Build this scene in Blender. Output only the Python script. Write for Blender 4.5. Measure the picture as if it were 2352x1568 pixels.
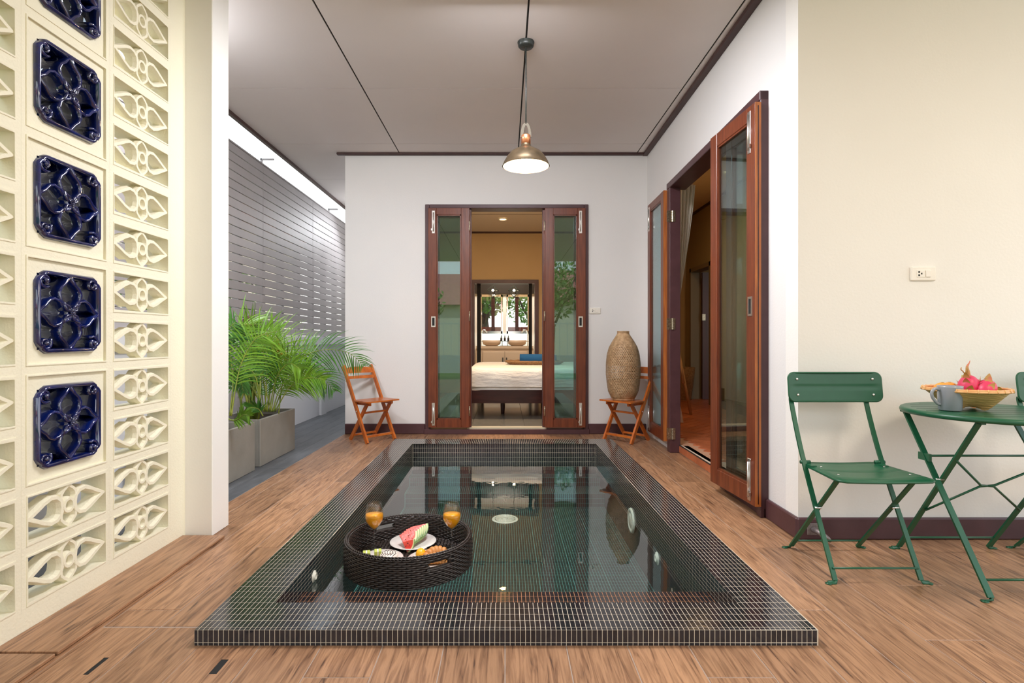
import bpy, math, random
from mathutils import Vector, Matrix
R = random.Random(7)
PI = math.pi
for o in list(bpy.data.objects): bpy.data.objects.remove(o)
sc = bpy.context.scene
col = sc.collection

# ------------------------------------------------------------------ camera
F = 1240.0; X0 = 1160.0; Y0 = 780.0
cam = bpy.data.cameras.new('camera'); camo = bpy.data.objects.new('camera', cam); col.objects.link(camo)
camo.location = (0, 0, 1); camo.rotation_euler = (PI/2, 0, 0)
cam.sensor_width = 36; cam.lens = 36*F/2352
cam.shift_x = (1176-X0)/2352; cam.shift_y = (Y0-784)/2352
cam.clip_start = .05
sc.camera = camo
# ------------------------------------------------------------------ world, sun, exposure
w = bpy.data.worlds.new('world'); sc.world = w; w.use_nodes = True
nt = w.node_tree; bg = nt.nodes['Background']
tc = nt.nodes.new('ShaderNodeTexCoord'); sx = nt.nodes.new('ShaderNodeSeparateXYZ'); cr = nt.nodes.new('ShaderNodeValToRGB')
nt.links.new(tc.outputs['Generated'], sx.inputs[0]); nt.links.new(sx.outputs['Z'], cr.inputs[0]); nt.links.new(cr.outputs[0], bg.inputs[0])
cr.color_ramp.elements[0].position = 0; cr.color_ramp.elements[0].color = (1, .96, .9, 1)
cr.color_ramp.elements[1].position = .6; cr.color_ramp.elements[1].color = (.72, .86, 1, 1)
bg.inputs[1].default_value = 1.5
def light(name, kind, loc, energy, color=(1,1,1), **k):
    l = bpy.data.lights.new(name, kind); l.energy = energy; l.color = color
    o = bpy.data.objects.new(name, l); o.location = loc; col.objects.link(o)
    for a, b in k.items():
        if a == 'rot': o.rotation_euler = b
        else: setattr(l, a, b)
    return o
sun = light('sun', 'SUN', (0, 0, 20), 2.2, (1, .93, .82), angle=.02)
sun.rotation_euler = Vector((.45, .6, .85)).to_track_quat('Z', 'Y').to_euler()
light('bedroom_light', 'AREA', (-.035, 6.42, 2.93), 42, (1, .76, .50), shape='DISK', size=.8)
light('bathroom_light', 'AREA', (0, 11.3, 2.9), 45, (1, .86, .7), size=.8)
light('family_room_light', 'AREA', (2.3, 6.3, 2.9), 10, (1, .66, .32), size=.4)
light('passage_end_fill', 'AREA', (-1.98, 8.2, 2.7), 10, (.93, .96, 1), size=.5, rot=(-.7, -.3, 0))  # added fill, hidden beyond the back wall, brightens the far passage
light('patio_wall_fill', 'AREA', (2.4, .3, 2.9), 29, (1, .87, .70), size=.8)  # added overhead fill, out of frame, brightens the bistro wall
light('back_wall_fill', 'AREA', (.0, 2.70, 2.84), 50, (.94, .94, 1), size=.7, rot=(.28, 0, 0))  # unseen soft fill added above the pool to lift the back wall
light('passage_fill', 'AREA', (-2.1, 3.2, 2.9), 24, (.95, .97, 1), size=.4, rot=(.25, -.35, 0))  # added fill, hidden by the breeze blocks, lights fence and planters
sc.view_settings.view_transform = 'Standard'; sc.view_settings.look = 'None'
sc.view_settings.gamma = 1; sc.view_settings.use_curve_mapping = False
sc.view_settings.exposure = .66
sc.cycles.use_denoising = True
sc.cycles.max_bounces = 12; sc.cycles.diffuse_bounces = 6; sc.cycles.glossy_bounces = 6
sc.cycles.transparent_max_bounces = 24; sc.cycles.transmission_bounces = 8
sc.cycles.caustics_reflective = False; sc.cycles.caustics_refractive = False
sc.cycles.sample_clamp_indirect = 6

# ------------------------------------------------------------------ helpers
def P(x, y, Y): return Vector(((x-X0)*Y/F, Y, 1-(y-Y0)*Y/F))
ORG = {}
class MB:
    def __init__(s): s.v = []; s.f = []; s.sm = []
    def add(s, vs, fs, smooth=False):
        n = len(s.v); s.v += [tuple(p) for p in vs]; s.f += [tuple(i+n for i in f) for f in fs]; s.sm += [smooth]*len(fs); return s
    def box(s, x0, x1, y0, y1, z0, z1, M=None, b=0):
        if x0 > x1: x0, x1 = x1, x0
        if y0 > y1: y0, y1 = y1, y0
        if z0 > z1: z0, z1 = z1, z0
        if b:
            lo = (x0, y0, z0); hi = (x1, y1, z1); vs = []; idx = {}
            b = min(b, (x1-x0)*.45, (y1-y0)*.45, (z1-z0)*.45)
            for i in (0, 1):
                for j in (0, 1):
                    for k in (0, 1):
                        c = [hi[a] if q else lo[a] for a, q in enumerate((i, j, k))]
                        for ax in range(3):
                            p = list(c)
                            for a, q in enumerate((i, j, k)):
                                if a != ax: p[a] += -b if q else b
                            idx[(i, j, k, ax)] = len(vs); vs.append(Vector(p))
            fs = []
            cyc = [(0, 0), (1, 0), (1, 1), (0, 1)]
            for ax in range(3):
                a1, a2 = (ax+1) % 3, (ax+2) % 3
                for q in (0, 1):
                    f = []
                    for (u, v) in cyc:
                        t = [0, 0, 0]; t[ax] = q; t[a1] = u; t[a2] = v; f.append(idx[(*t, ax)])
                    fs.append(f if q else f[::-1])
                for (u, v) in cyc:   # edge along ax
                    t0 = [0, 0, 0]; t0[a1] = u; t0[a2] = v; t1 = list(t0); t1[ax] = 1
                    f = [idx[(*t0, a1)], idx[(*t1, a1)], idx[(*t1, a2)], idx[(*t0, a2)]]
                    if (u+v) % 2 == 1: f = f[::-1]
                    fs.append(f[::-1])
            for i in (0, 1):
                for j in (0, 1):
                    for k in (0, 1):
                        f = [idx[(i, j, k, 0)], idx[(i, j, k, 1)], idx[(i, j, k, 2)]]
                        if (i+j+k) % 2 == 0: f = f[::-1]
                        fs.append(f)
        else:
            vs = [Vector(p) for p in ((x0,y0,z0),(x1,y0,z0),(x1,y1,z0),(x0,y1,z0),(x0,y0,z1),(x1,y0,z1),(x1,y1,z1),(x0,y1,z1))]
            fs = [(3,2,1,0),(4,5,6,7),(0,1,5,4),(1,2,6,5),(2,3,7,6),(3,0,4,7)]
        if M is not None: vs = [M @ p for p in vs]
        return s.add(vs, fs)
    def tube(s, pts, r, n=8, closed=False, ry=None, up=None, cap=True, M=None):
        pts = [Vector(p) for p in pts]; N = len(pts); rr = r if hasattr(r, '__len__') else [r]*N
        ref = Vector(up) if up else None; vs = []; prev = None
        for i, p in enumerate(pts):
            if closed: t = pts[(i+1) % N]-pts[i-1]
            else: t = pts[min(i+1, N-1)]-pts[max(i-1, 0)]
            t = t.normalized() if t.length > 1e-9 else Vector((0, 0, 1))
            if ref is not None: a = ref
            elif prev is not None: a = prev
            else: a = Vector((0, 0, 1)) if abs(t.z) < .9 else Vector((1, 0, 0))
            b = t.cross(a)
            if b.length < 1e-6: b = t.cross(Vector((.3, .9, .1)))
            b.normalize(); a = b.cross(t).normalized()
            if ref is None: prev = a
            q = ry if ry is not None else rr[i]
            for k in range(n):
                an = 2*PI*k/n+(PI/n if n == 4 else 0); g = 1.4142 if n == 4 else 1
                vs.append(p+b*math.cos(an)*rr[i]*g+a*math.sin(an)*q*g)
        fs = []
        for i in range(N if closed else N-1):
            j = (i+1) % N
            for k in range(n):
                l = (k+1) % n; fs.append((i*n+k, i*n+l, j*n+l, j*n+k))
        if not closed and cap: fs += [tuple(range(n))[::-1], tuple((N-1)*n+k for k in range(n))]
        if M is not None: vs = [M @ v for v in vs]
        return s.add(vs, fs, n > 4)
    def lathe(s, prof, c=(0, 0, 0), n=32, M=None, a0=0, a1=2*PI):
        full = abs(a1-a0-2*PI) < 1e-6; m = n if full else n+1; vs = []; fs = []
        for (r, z) in prof:
            for k in range(m):
                a = a0+(a1-a0)*k/n; vs.append(Vector((c[0]+r*math.cos(a), c[1]+r*math.sin(a), c[2]+z)))
        for i in range(len(prof)-1):
            for k in range(n):
                l = (k+1) % m; fs.append((i*m+k, i*m+l, (i+1)*m+l, (i+1)*m+k))
        if M is not None: vs = [M @ v for v in vs]
        return s.add(vs, fs, True)
    def sphere(s, c, r, n=12, sx=1, sy=1, sz=1, M=None):
        prof = [(max(1e-5, math.sin(PI*i/(n//2)))*1.0, -math.cos(PI*i/(n//2))) for i in range(n//2+1)]
        T = Matrix.Translation(c) @ (M or Matrix()) @ Matrix.Diagonal((r*sx, r*sy, r*sz, 1))
        return s.lathe(prof, n=n, M=T)
    def prism(s, poly, z0, z1, M=None):   # polygon in xy extruded along z
        n = len(poly); vs = [Vector((x, y, z0)) for x, y in poly]+[Vector((x, y, z1)) for x, y in poly]
        fs = [tuple(range(n))[::-1], tuple(range(n, 2*n))]+[(i, (i+1) % n, (i+1) % n+n, i+n) for i in range(n)]
        if M is not None: vs = [M @ v for v in vs]
        return s.add(vs, fs)
    def band(s, pts, hw, z0, z1, closed=True, M=None, ch=.35, rnd=False):  # raised strip along a 2-D outline
        N = len(pts); P2 = [Vector((a, b)) for a, b in pts]; L = []
        if rnd: sec = [(-1, 0), (-1, .75), (-.7, .93), (0, 1), (.7, .93), (1, .75), (1, 0)]
        else: sec = [(-1, 0), (-1, 1-ch*.35), (-.5, 1), (.5, 1), (1, 1-ch*.35), (1, 0)]
        for i, p in enumerate(P2):
            if closed: a, b = P2[i-1], P2[(i+1) % N]
            else: a, b = P2[max(i-1, 0)], P2[min(i+1, N-1)]
            t = (b-a).normalized(); nn = Vector((-t.y, t.x)); d1 = (p-a).normalized() if (p-a).length > 1e-9 else t
            cosv = max(.45, abs(nn.dot(Vector((-d1.y, d1.x)))))
            for (q, h) in sec: L.append(Vector((p.x+nn.x*hw*q/cosv, p.y+nn.y*hw*q/cosv, z0+(z1-z0)*h)))
        m = len(sec); fs = []
        for i in range(N if closed else N-1):
            j = (i+1) % N
            for k in range(m): l = (k+1) % m; fs.append((i*m+k, j*m+k, j*m+l, i*m+l))
        if not closed: fs += [tuple(range(m)), tuple((N-1)*m+k for k in range(m))[::-1]]
        if M is not None: L = [M @ v for v in L]
        return s.add(L, fs, rnd)
    def build(s, name, m, parent=None, world=False):
        off = ORG.get(parent.name, Vector()) if (parent and world) else Vector()
        me = bpy.data.meshes.new(name); me.from_pydata([(x-off.x, y-off.y, z-off.z) for x, y, z in s.v], [], s.f)
        me.polygons.foreach_set('use_smooth', s.sm); me.update()
        me.materials.append(m); o = bpy.data.objects.new(name, me); col.objects.link(o)
        if parent: o.parent = parent
        ORG[o.name] = ORG.get(parent.name, Vector()) if parent else Vector()
        return o
def bx(name, m, dims, parent=None, M=None, world=True, b=0): return MB().box(*dims, M=M, b=b).build(name, m, parent, world)
def tag(o, label, cat, group=None, kind=None):
    if label: o['label'] = label
    if cat: o['category'] = cat
    if group: o['group'] = group
    if kind: o['kind'] = kind
    return o
def thing(name, label, cat, loc=(0, 0, 0), rz=0, group=None, kind=None):
    o = bpy.data.objects.new(name, None); o.location = loc; o.rotation_euler = (0, 0, rz); o.empty_display_size = .05
    col.objects.link(o); ORG[o.name] = Vector(loc); return tag(o, label, cat, group, kind)
def struct(o, label=None, cat=None):
    o['kind'] = 'structure'
    if label: o['label'] = label; o['category'] = cat
    return o
def inst(src, name, parent=None, loc=(0, 0, 0), M=None):
    o = bpy.data.objects.new(name, src.data); col.objects.link(o); o.parent = parent
    if M is not None: o.matrix_local = M
    else: o.location = loc
    return o
def copy_tree(o, parent=None, **k):
    c = o.copy(); col.objects.link(c); c.parent = parent
    for a, b in k.items(): c[a] = b
    for ch in list(o.children): copy_tree(ch, c)
    return c
def lerp(a, b, t): return a+(b-a)*t
def bez(pts, n):   # catmull-rom through points
    pts = [Vector(p) for p in pts]; out = []; N = len(pts)
    for i in range(n+1):
        t = i/n*(N-1); k = min(int(t), N-2); u = t-k
        p0, p1, p2, p3 = pts[max(k-1, 0)], pts[k], pts[k+1], pts[min(k+2, N-1)]
        out.append(.5*((2*p1)+(p2-p0)*u+(2*p0-5*p1+4*p2-p3)*u*u+(3*p1-p0-3*p2+p3)*u**3))
    return out

# ------------------------------------------------------------------ materials
def mat(name, c, rough=.5, metal=0, c2=None, ns=8, stretch=(1, 1, 1), bump=0, bs=60, bstretch=None, detail=4, coat=0, rnd=0, spec=.5, contrast=(.3, .7), coord='Object', emit=None, es=0, c3=None, dist=0, bdist=.004):
    m = bpy.data.materials.new(name); m.use_nodes = True; n = m.node_tree.nodes; l = m.node_tree.links; p = n['Principled BSDF']
    p.inputs['Base Color'].default_value = (*c, 1); p.inputs['Roughness'].default_value = rough; p.inputs['Metallic'].default_value = metal
    p.inputs['Coat Weight'].default_value = coat; p.inputs['Coat Roughness'].default_value = .06; p.inputs['Specular IOR Level'].default_value = spec
    if emit: p.inputs['Emission Color'].default_value = (*emit, 1); p.inputs['Emission Strength'].default_value = es
    if c2 or bump or rnd:
        t = n.new('ShaderNodeTexCoord'); out = t.outputs[coord]
        oi = n.new('ShaderNodeObjectInfo')
        if rnd:
            ad = n.new('ShaderNodeVectorMath'); ad.operation = 'ADD'; mu = n.new('ShaderNodeVectorMath'); mu.operation = 'SCALE'
            cb = n.new('ShaderNodeCombineXYZ')
            for i in range(3): l.new(oi.outputs['Random'], cb.inputs[i])
            l.new(cb.outputs[0], mu.inputs[0]); mu.inputs['Scale'].default_value = 37; l.new(out, ad.inputs[0]); l.new(mu.outputs[0], ad.inputs[1]); out = ad.outputs[0]
        mp = n.new('ShaderNodeMapping'); mp.inputs['Scale'].default_value = stretch; l.new(out, mp.inputs[0])
    if c2:
        tx = n.new('ShaderNodeTexNoise'); tx.inputs['Scale'].default_value = ns; tx.inputs['Detail'].default_value = detail; tx.inputs['Distortion'].default_value = dist
        l.new(mp.outputs[0], tx.inputs['Vector'])
        r = n.new('ShaderNodeValToRGB'); e = r.color_ramp.elements; e[0].position = contrast[0]; e[1].position = contrast[1]
        e[0].color = (*c2, 1); e[1].color = (*c, 1)
        if c3: q = r.color_ramp.elements.new(max(0, contrast[0]-.09)); q.color = (*c3, 1)
        l.new(tx.outputs[0], r.inputs[0]); co = r.outputs[0]
        if rnd:
            hs = n.new('ShaderNodeHueSaturation'); mr = n.new('ShaderNodeMapRange'); mr.inputs[3].default_value = 1-rnd; mr.inputs[4].default_value = 1+rnd
            l.new(oi.outputs['Random'], mr.inputs[0]); l.new(mr.outputs[0], hs.inputs['Value']); l.new(co, hs.inputs['Color']); co = hs.outputs[0]
        l.new(co, p.inputs['Base Color'])
    if bump:
        mb = n.new('ShaderNodeMapping'); mb.inputs['Scale'].default_value = bstretch or stretch; l.new(out, mb.inputs[0])
        tb = n.new('ShaderNodeTexNoise'); tb.inputs['Scale'].default_value = bs; tb.inputs['Detail'].default_value = 3; l.new(mb.outputs[0], tb.inputs['Vector'])
        bp = n.new('ShaderNodeBump'); bp.inputs['Strength'].default_value = bump; bp.inputs['Distance'].default_value = bdist
        l.new(tb.outputs[0], bp.inputs['Height']); l.new(bp.outputs[0], p.inputs['Normal'])
    return m
def glassmat(name, tint, ior=1.5, rough=0.0, bump=None, refl=(1, 1, 1)):
    m = bpy.data.materials.new(name); m.use_nodes = True; n = m.node_tree.nodes; l = m.node_tree.links
    n.remove(n['Principled BSDF']); out = n['Material Output']
    tr = n.new('ShaderNodeBsdfTransparent'); tr.inputs[0].default_value = (*tint, 1)
    gl = n.new('ShaderNodeBsdfGlossy'); gl.inputs['Roughness'].default_value = rough; gl.inputs[0].default_value = (*refl, 1)
    fr = n.new('ShaderNodeFresnel'); fr.inputs[0].default_value = ior; mx = n.new('ShaderNodeMixShader')
    ge = n.new('ShaderNodeNewGeometry'); m1 = n.new('ShaderNodeMath'); m1.operation = 'MULTIPLY_ADD'; m1.inputs[1].default_value = -2; m1.inputs[2].default_value = 1
    pw = n.new('ShaderNodeMath'); pw.operation = 'POWER'; pw.inputs[0].default_value = ior
    l.new(ge.outputs['Backfacing'], m1.inputs[0]); l.new(m1.outputs[0], pw.inputs[1]); l.new(pw.outputs[0], fr.inputs[0])
    l.new(fr.outputs[0], mx.inputs[0]); l.new(tr.outputs[0], mx.inputs[1]); l.new(gl.outputs[0], mx.inputs[2]); l.new(mx.outputs[0], out.inputs[0])
    if bump:
        t = n.new('ShaderNodeTexCoord'); tx = n.new('ShaderNodeTexNoise'); tx.inputs['Scale'].default_value = bump[0]; tx.inputs['Detail'].default_value = 2
        l.new(t.outputs['Object'], tx.inputs['Vector']); b = n.new('ShaderNodeBump'); b.inputs['Strength'].default_value = bump[1]; b.inputs['Distance'].default_value = .01
        l.new(tx.outputs[0], b.inputs['Height']); l.new(b.outputs[0], gl.inputs['Normal']); l.new(b.outputs[0], fr.inputs['Normal'])
    return m
WHITE = mat('white_plaster', (.80, .78, .76), .7, c2=(.77, .76, .75), ns=2, bump=.15, bs=90)
CREAM = mat('cream_plaster', (.86, .82, .64), .75, c2=(.83, .79, .62), ns=3, bump=.5, bs=110, bdist=.003)
CREAMW = mat('patio_plaster', (.88, .86, .82), .7, c2=(.86, .84, .80), ns=2, bump=.15, bs=80)
PILLAR = mat('pillar_plaster', (.89, .88, .84), .65, bump=.1, bs=80, c2=(.88, .87, .83))
CEIL = mat('ceiling_board', (.78, .73, .71), .6, c2=(.75, .70, .68), ns=1.5)
DARKG = mat('joint_black', (.01, .01, .01), .8)
MAROON = mat('maroon_paint', (.085, .035, .04), .4, c2=(.07, .028, .032), ns=12, bump=.1, bs=50)
TRIMB = mat('trim_brown', (.07, .03, .025), .5, c2=(.05, .02, .02), ns=15)
TEAK = mat('door_teak', (.20, .048, .017), .34, c2=(.115, .025, .010), ns=5, stretch=(9, 9, .8), bump=.15, bs=30, bstretch=(6, 6, .4), spec=.5)
TEAKH = mat('door_teak_rail', (.165, .042, .018), .32, c2=(.095, .022, .011), ns=5, stretch=(.8, .8, 9), bump=.15, bs=30)
TEAKO = mat('door_edge_orange', (.52, .17, .035), .4, c2=(.3, .08, .02), ns=6, stretch=(12, 12, .7))  # stronger orange than the leaf faces
ORANGEW = mat('orange_wood', (.62, .17, .024), .35, c2=(.42, .09, .014), ns=6, stretch=(3, 3, 1.2), coat=.3, contrast=(.3, .65))
PLANK = mat('wood_look_tile', (.42, .23, .125), .33, c2=(.23, .115, .06), c3=(.09, .045, .028), ns=5.5, stretch=(11, .8, 1), bump=.35, bs=22, bstretch=(9, .7, 1), rnd=.16, contrast=(.37, .60), detail=12, dist=1.3, spec=.45)
GROUT = mat('floor_grout', (.40, .32, .27), .8)
SLATE = mat('slate_tile', (.12, .128, .14), .45, c2=(.075, .08, .09), ns=4, stretch=(4, 1, 1), bump=.3, bs=30, rnd=.12)
SLATEG = mat('slate_grout', (.30, .31, .32), .8)
MOS = mat('black_mosaic', (.018, .019, .025), .12, c2=(.009, .009, .012), ns=30, spec=.7, rnd=.2, bump=.12, bs=45, bdist=.003)
MOSG = mat('mosaic_grout', (.62, .54, .42), .7)
PFT = mat('pool_floor_tile', (.016, .026, .026), .3, c2=(.010, .017, .017), ns=14)
PFG = mat('pool_floor_grout', (.12, .34, .31), .7)
WATER = glassmat('water', (.86, .95, .94), 1.8, 0.0, (9, .035))
GLASS = glassmat('door_glass', (.68, .84, .86), 1.75, 0, None)
CLEAR = glassmat('clear_glass', (.94, .95, .96), 1.55)
GREEN = mat('green_enamel', (.008, .092, .04), .34, c2=(.007, .082, .036), ns=20, spec=.5)
STEEL = mat('steel', (.75, .73, .70), .3, 1, bump=.05)
BRASS = mat('worn_hinge_metal', (.62, .55, .42), .35, 1, c2=(.25, .2, .15), ns=80)
BLACKM = mat('black_metal', (.012, .015, .014), .35, c2=(.03, .035, .03), ns=60)
BLUE = mat('cobalt_glaze', (.004, .014, .13), .08, c2=(.003, .006, .045), ns=14, coat=1, contrast=(.35, .65), spec=.8)
CONC = mat('grey_concrete', (.30, .285, .25), .8, c2=(.25, .24, .21), ns=5, bump=.2, bs=60)
SOIL = mat('soil', (.06, .04, .025), .95, c2=(.02, .015, .01), ns=40, bump=1, bs=60)
SLAT = mat('fence_grey', (.40, .37, .375), .5, c2=(.37, .345, .35), ns=6, rnd=.06)
FROND = mat('palm_green', (.19, .36, .02), .4, c2=(.09, .23, .015), ns=9)
FRONDD = mat('palm_dark', (.08, .24, .03), .4, c2=(.035, .13, .02), ns=9)
FRONDY = mat('palm_yellow', (.42, .30, .02), .5, c2=(.2, .16, .02), ns=14)
FRONDB = mat('palm_dry', (.16, .06, .03), .7, c2=(.07, .03, .02), ns=14)
STEM = mat('palm_stem', (.30, .32, .04), .5, c2=(.12, .2, .03), ns=9)
RATTAN = mat('rattan', (.66, .44, .25), .6, c2=(.42, .25, .12), ns=30)
RATTAND = mat('rattan_lining', (.44, .29, .16), .7, c2=(.36, .23, .12), ns=20)
WICKER = mat('dark_wicker', (.032, .02, .016), .32, c2=(.018, .012, .01), ns=20, spec=.6)
PLATE = mat('plate_glaze', (.72, .67, .62), .2, coat=.3)
JUICE = mat('orange_juice', (1, .42, .008), .3, c2=(.98, .34, .005), ns=20)
MELON = mat('melon_flesh', (.72, .035, .022), .35, c2=(.85, .10, .06), ns=18, bump=.4, bs=70)
MELONW = mat('melon_rind_white', (.75, .66, .33), .5)
MELONG = mat('melon_skin', (.12, .25, .05), .4, c2=(.3, .42, .12), ns=20)
SEED = mat('seed', (.01, .006, .004), .4)
CAKEG = mat('green_sponge', (.45, .52, .08), .8, c2=(.55, .6, .14), ns=30, bump=.5, bs=80)
CREAMF = mat('whipped_cream', (.85, .8, .68), .6)
DOUGH = mat('baked_dough', (.72, .36, .11), .5, c2=(.5, .17, .035), ns=9, bump=.4, bs=40)
DOUGHD = mat('glazed_dough', (.55, .2, .04), .25, c2=(.3, .07, .015), ns=20, coat=.6)
ICING = mat('white_icing', (.85, .74, .66), .35)
CHOC = mat('chocolate', (.02, .008, .006), .25)
MANGO = mat('mango_flesh', (.95, .45, .01), .3)
BAMBOO = mat('bamboo_basket', (.86, .54, .22), .5, c2=(.62, .33, .10), ns=9, stretch=(1, 1, 12), bump=.8, bs=30, bstretch=(1, 1, 9))
MUG = mat('grey_glaze', (.28, .30, .33), .25, coat=.3)
PITAYA = mat('dragon_fruit_skin', (.72, .02, .10), .4, c2=(.6, .05, .12), ns=8)
PITG = mat('dragon_fruit_scale', (.32, .36, .05), .5, c2=(.6, .12, .1), ns=14)
ORG_F = mat('orange_skin', (.85, .32, .03), .4, bump=.4, bs=200)
COPPER = mat('copper', (.80, .33, .16), .3, .9)
BRONZE = mat('aged_bronze', (.20, .14, .08), .35, .8, c2=(.10, .075, .045), ns=16)
SHADEIN = mat('shade_inside', (.95, .92, .85), .5)
PLASTIC = mat('white_plastic', (.86, .82, .74), .25)
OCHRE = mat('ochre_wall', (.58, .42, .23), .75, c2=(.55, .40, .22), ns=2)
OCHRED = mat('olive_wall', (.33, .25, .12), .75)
ROOMC = mat('room_ceiling', (.62, .54, .44), .7)
TILEF = mat('grey_floor_tile', (.22, .21, .19), .18, c2=(.19, .18, .165), ns=3, rnd=.05)
TERRA = mat('terracotta', (.50, .15, .06), .35, c2=(.36, .10, .04), ns=6, rnd=.15)
TERRAG = mat('terracotta_grout', (.62, .5, .4), .8)
LINEN = mat('white_linen', (.88, .86, .84), .8, bump=.5, bs=9, bstretch=(1, 1, 3), bdist=.03)
DARKW = mat('bed_mahogany', (.055, .014, .012), .25, c2=(.03, .008, .008), ns=5, stretch=(.6, 5, 5))
BLUET = mat('blue_towel', (.01, .10, .27), .9, bump=.6, bs=120)
SEAG = mat('seagrass', (.36, .20, .09), .8, bump=1, bs=60, c2=(.2, .1, .04), ns=40)
VAN = mat('vanity_taupe', (.52, .42, .32), .4)
BASIN = mat('basin_taupe', (.50, .38, .28), .3)
CHROME = mat('chrome', (.8, .8, .8), .12, 1)
CURT = mat('sheer_curtain', (.85, .82, .74), .8)
DRED = mat('dark_red_door', (.10, .012, .008), .35, c2=(.06, .008, .006), ns=5, stretch=(5, 5, .6))
LAWN = mat('lawn', (.10, .18, .04), .9, c2=(.06, .12, .03), ns=5)
LEAF = mat('tree_leaf', (.16, .30, .04), .5, c2=(.07, .17, .02), ns=3)
BARK = mat('bark', (.12, .08, .055), .9, c2=(.06, .04, .03), ns=12, bump=1)
ROOFP = mat('clay_roof', (.55, .20, .17), .6, c2=(.4, .13, .11), ns=8)
HOUSEW = mat('neighbour_wall', (.75, .66, .54), .8)
def emis(name, c, s):
    m = bpy.data.materials.new(name); m.use_nodes = True; p = m.node_tree.nodes['Principled BSDF']
    p.inputs['Base Color'].default_value = (*c, 1); p.inputs['Emission Color'].default_value = (*c, 1); p.inputs['Emission Strength'].default_value = s; return m
BULB = emis('lit_bulb', (1, .72, .36), 14); LED = emis('lit_led', (.8, 1, .9), 6)

# ================================================================== FLOOR
POOL = dict(oy0=1.766, oy1=5.16, iy0=1.951, iy1=4.937, z=.0513)
def ox(y, side):
    t = (y-1.766)/3.394
    return lerp(-1.017, -1.052, t) if side < 0 else lerp(1.0256, 1.0194, t)
def ix(y, side):
    t = (y-1.951)/2.986
    return lerp(-.83, -.8456, t) if side < 0 else lerp(.8388, .830, t)
FY0, FY1 = -2.2, 5.742
fl = MB()
fl.box(-1.705, -.95, FY0, FY1, -.5, -.0014); fl.box(.95, 4.2, FY0, 2.72, -.5, -.0014); fl.box(.95, 1.6, 2.72, FY1, -.5, -.0014)
fl.box(-.95, .95, FY0, 1.86, -.5, -.0014); fl.box(-.95, .95, 5.06, FY1, -.5, -.0014)
floor = struct(fl.build('floor', GROUT), 'wood-look plank tile deck around the black pool', 'floor')
def plank(x0, x1, y0, y1, m=PLANK, z1=0.0, z0=-.012, parent=None, hole=None, b=.001, name='plank'):
    cx, cy = (x0+x1)/2, (y0+y1)/2
    mb = MB()
    if hole:
        hx0, hx1, hy0, hy1 = [v-(cx if i < 2 else cy) for i, v in enumerate(hole)]
        a0, a1, b0, b1 = x0-cx, x1-cx, y0-cy, y1-cy
        mb.box(a0, hx0, b0, b1, z0, z1); mb.box(hx1, a1, b0, b1, z0, z1)
        mb.box(hx0, hx1, b0, hy0, z0, z1); mb.box(hx0, hx1, hy1, b1, z0, z1)
    else: mb.box(x0-cx, x1-cx, y0-cy, y1-cy, z0, z1, b=b)
    o = mb.build(name, m, parent); o.location = (cx, cy, 0); return o
L = 1.2; G = .0016
offs = [0, .8, .4, 1.0, .2, .6]
for i in range(-9, 21):
    xa, xb = .2*i, .2*i+.2
    if i == -9: xa = -1.705
    ys = []; y = FY0-offs[i % 6]
    while y < FY1:
        ys.append((max(y, FY0), min(y+L, FY1))); y += L
    for (ya, yb) in ys:
        segs = [(ya, yb)]
        if -5 <= i <= 4:
            segs = [(ya, min(yb, 1.79)), (max(ya, 5.14), yb)]
        elif i == -8 or i == -9: pass
        if xa >= 1.59: segs = [(ya, min(yb, 2.72))]
        for (a, b) in segs:
            if b-a < .03: continue
            cuts = [(a, b)]
            if i in (-7, -6) and a < 1.88 < b: cuts = [(a, 1.878), (1.884, b)]
            for (p, q) in cuts:
                hole = None
                if i == -5 and p < 1.6 and q > 1.7: hole = (-.888, -.864, 1.616, 1.69)
                if i == -7 and p < 1.6 and q > 1.7: hole = (-1.262, -1.246, 1.612, 1.70)
                plank(xa+G, min(xb, 4.2)-G, p+G, q-G, parent=floor, hole=hole)
for hx, hy in ((-.876, 1.653), (-1.254, 1.656)):
    MB().box(hx-.014, hx+.014, hy-.046, hy+.046, -.002, -.0008).build('slot_shade', DARKG, floor)  # black sheet under the plank holes, painted as the shade inside them
# raised cover strip along the breeze block wall
rs = thing('floor_cover_strip', 'raised wood-look cover strip lying along the foot of the breeze block wall', 'floor strip', (-1.52, 2.2, 0))
rs['kind'] = 'structure'
for (a, b) in ((1.71, 2.728), (.5, 1.70)):
    o = MB().box(-.11, .104, -(b-a)/2, (b-a)/2, .001, .013, b=.002).build('plank', PLANK, rs); o.location = (0, (a+b)/2-2.2, 0)
# slate passage
sl = MB().box(-2.52, -1.708, .2, 10.4, -.5, -.0025).build('floor', SLATEG); struct(sl, 'dark slate plank path beside the planters', 'floor')
for i in range(6):
    xa = -2.50+.132*i; y = .2-(i % 3)*.4
    while y < 10.3:
        plank(xa+.002, xa+.130, max(y, .2)+.002, min(y+1.2, 10.4)-.002, m=SLATE, parent=sl, z1=-.001, b=0, name='tile'); y += 1.2

# ================================================================== WALL LEFT (breeze blocks)
WX = -1.63; TH = .10
wl = MB()
wl.box(WX-TH, WX, .99, 2.76, 0, .0745); wl.box(WX-TH, WX, .99, 2.76, 2.9445, 2.98); wl.box(WX-TH, WX, 2.633, 2.76, .0745, 2.9445); wl.box(WX-TH, WX, .80, .998, 0, 2.98)
wall_left = struct(wl.build('wall_left', CREAM), 'cream breeze block screen wall with a column of blue tiles', 'wall')
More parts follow.
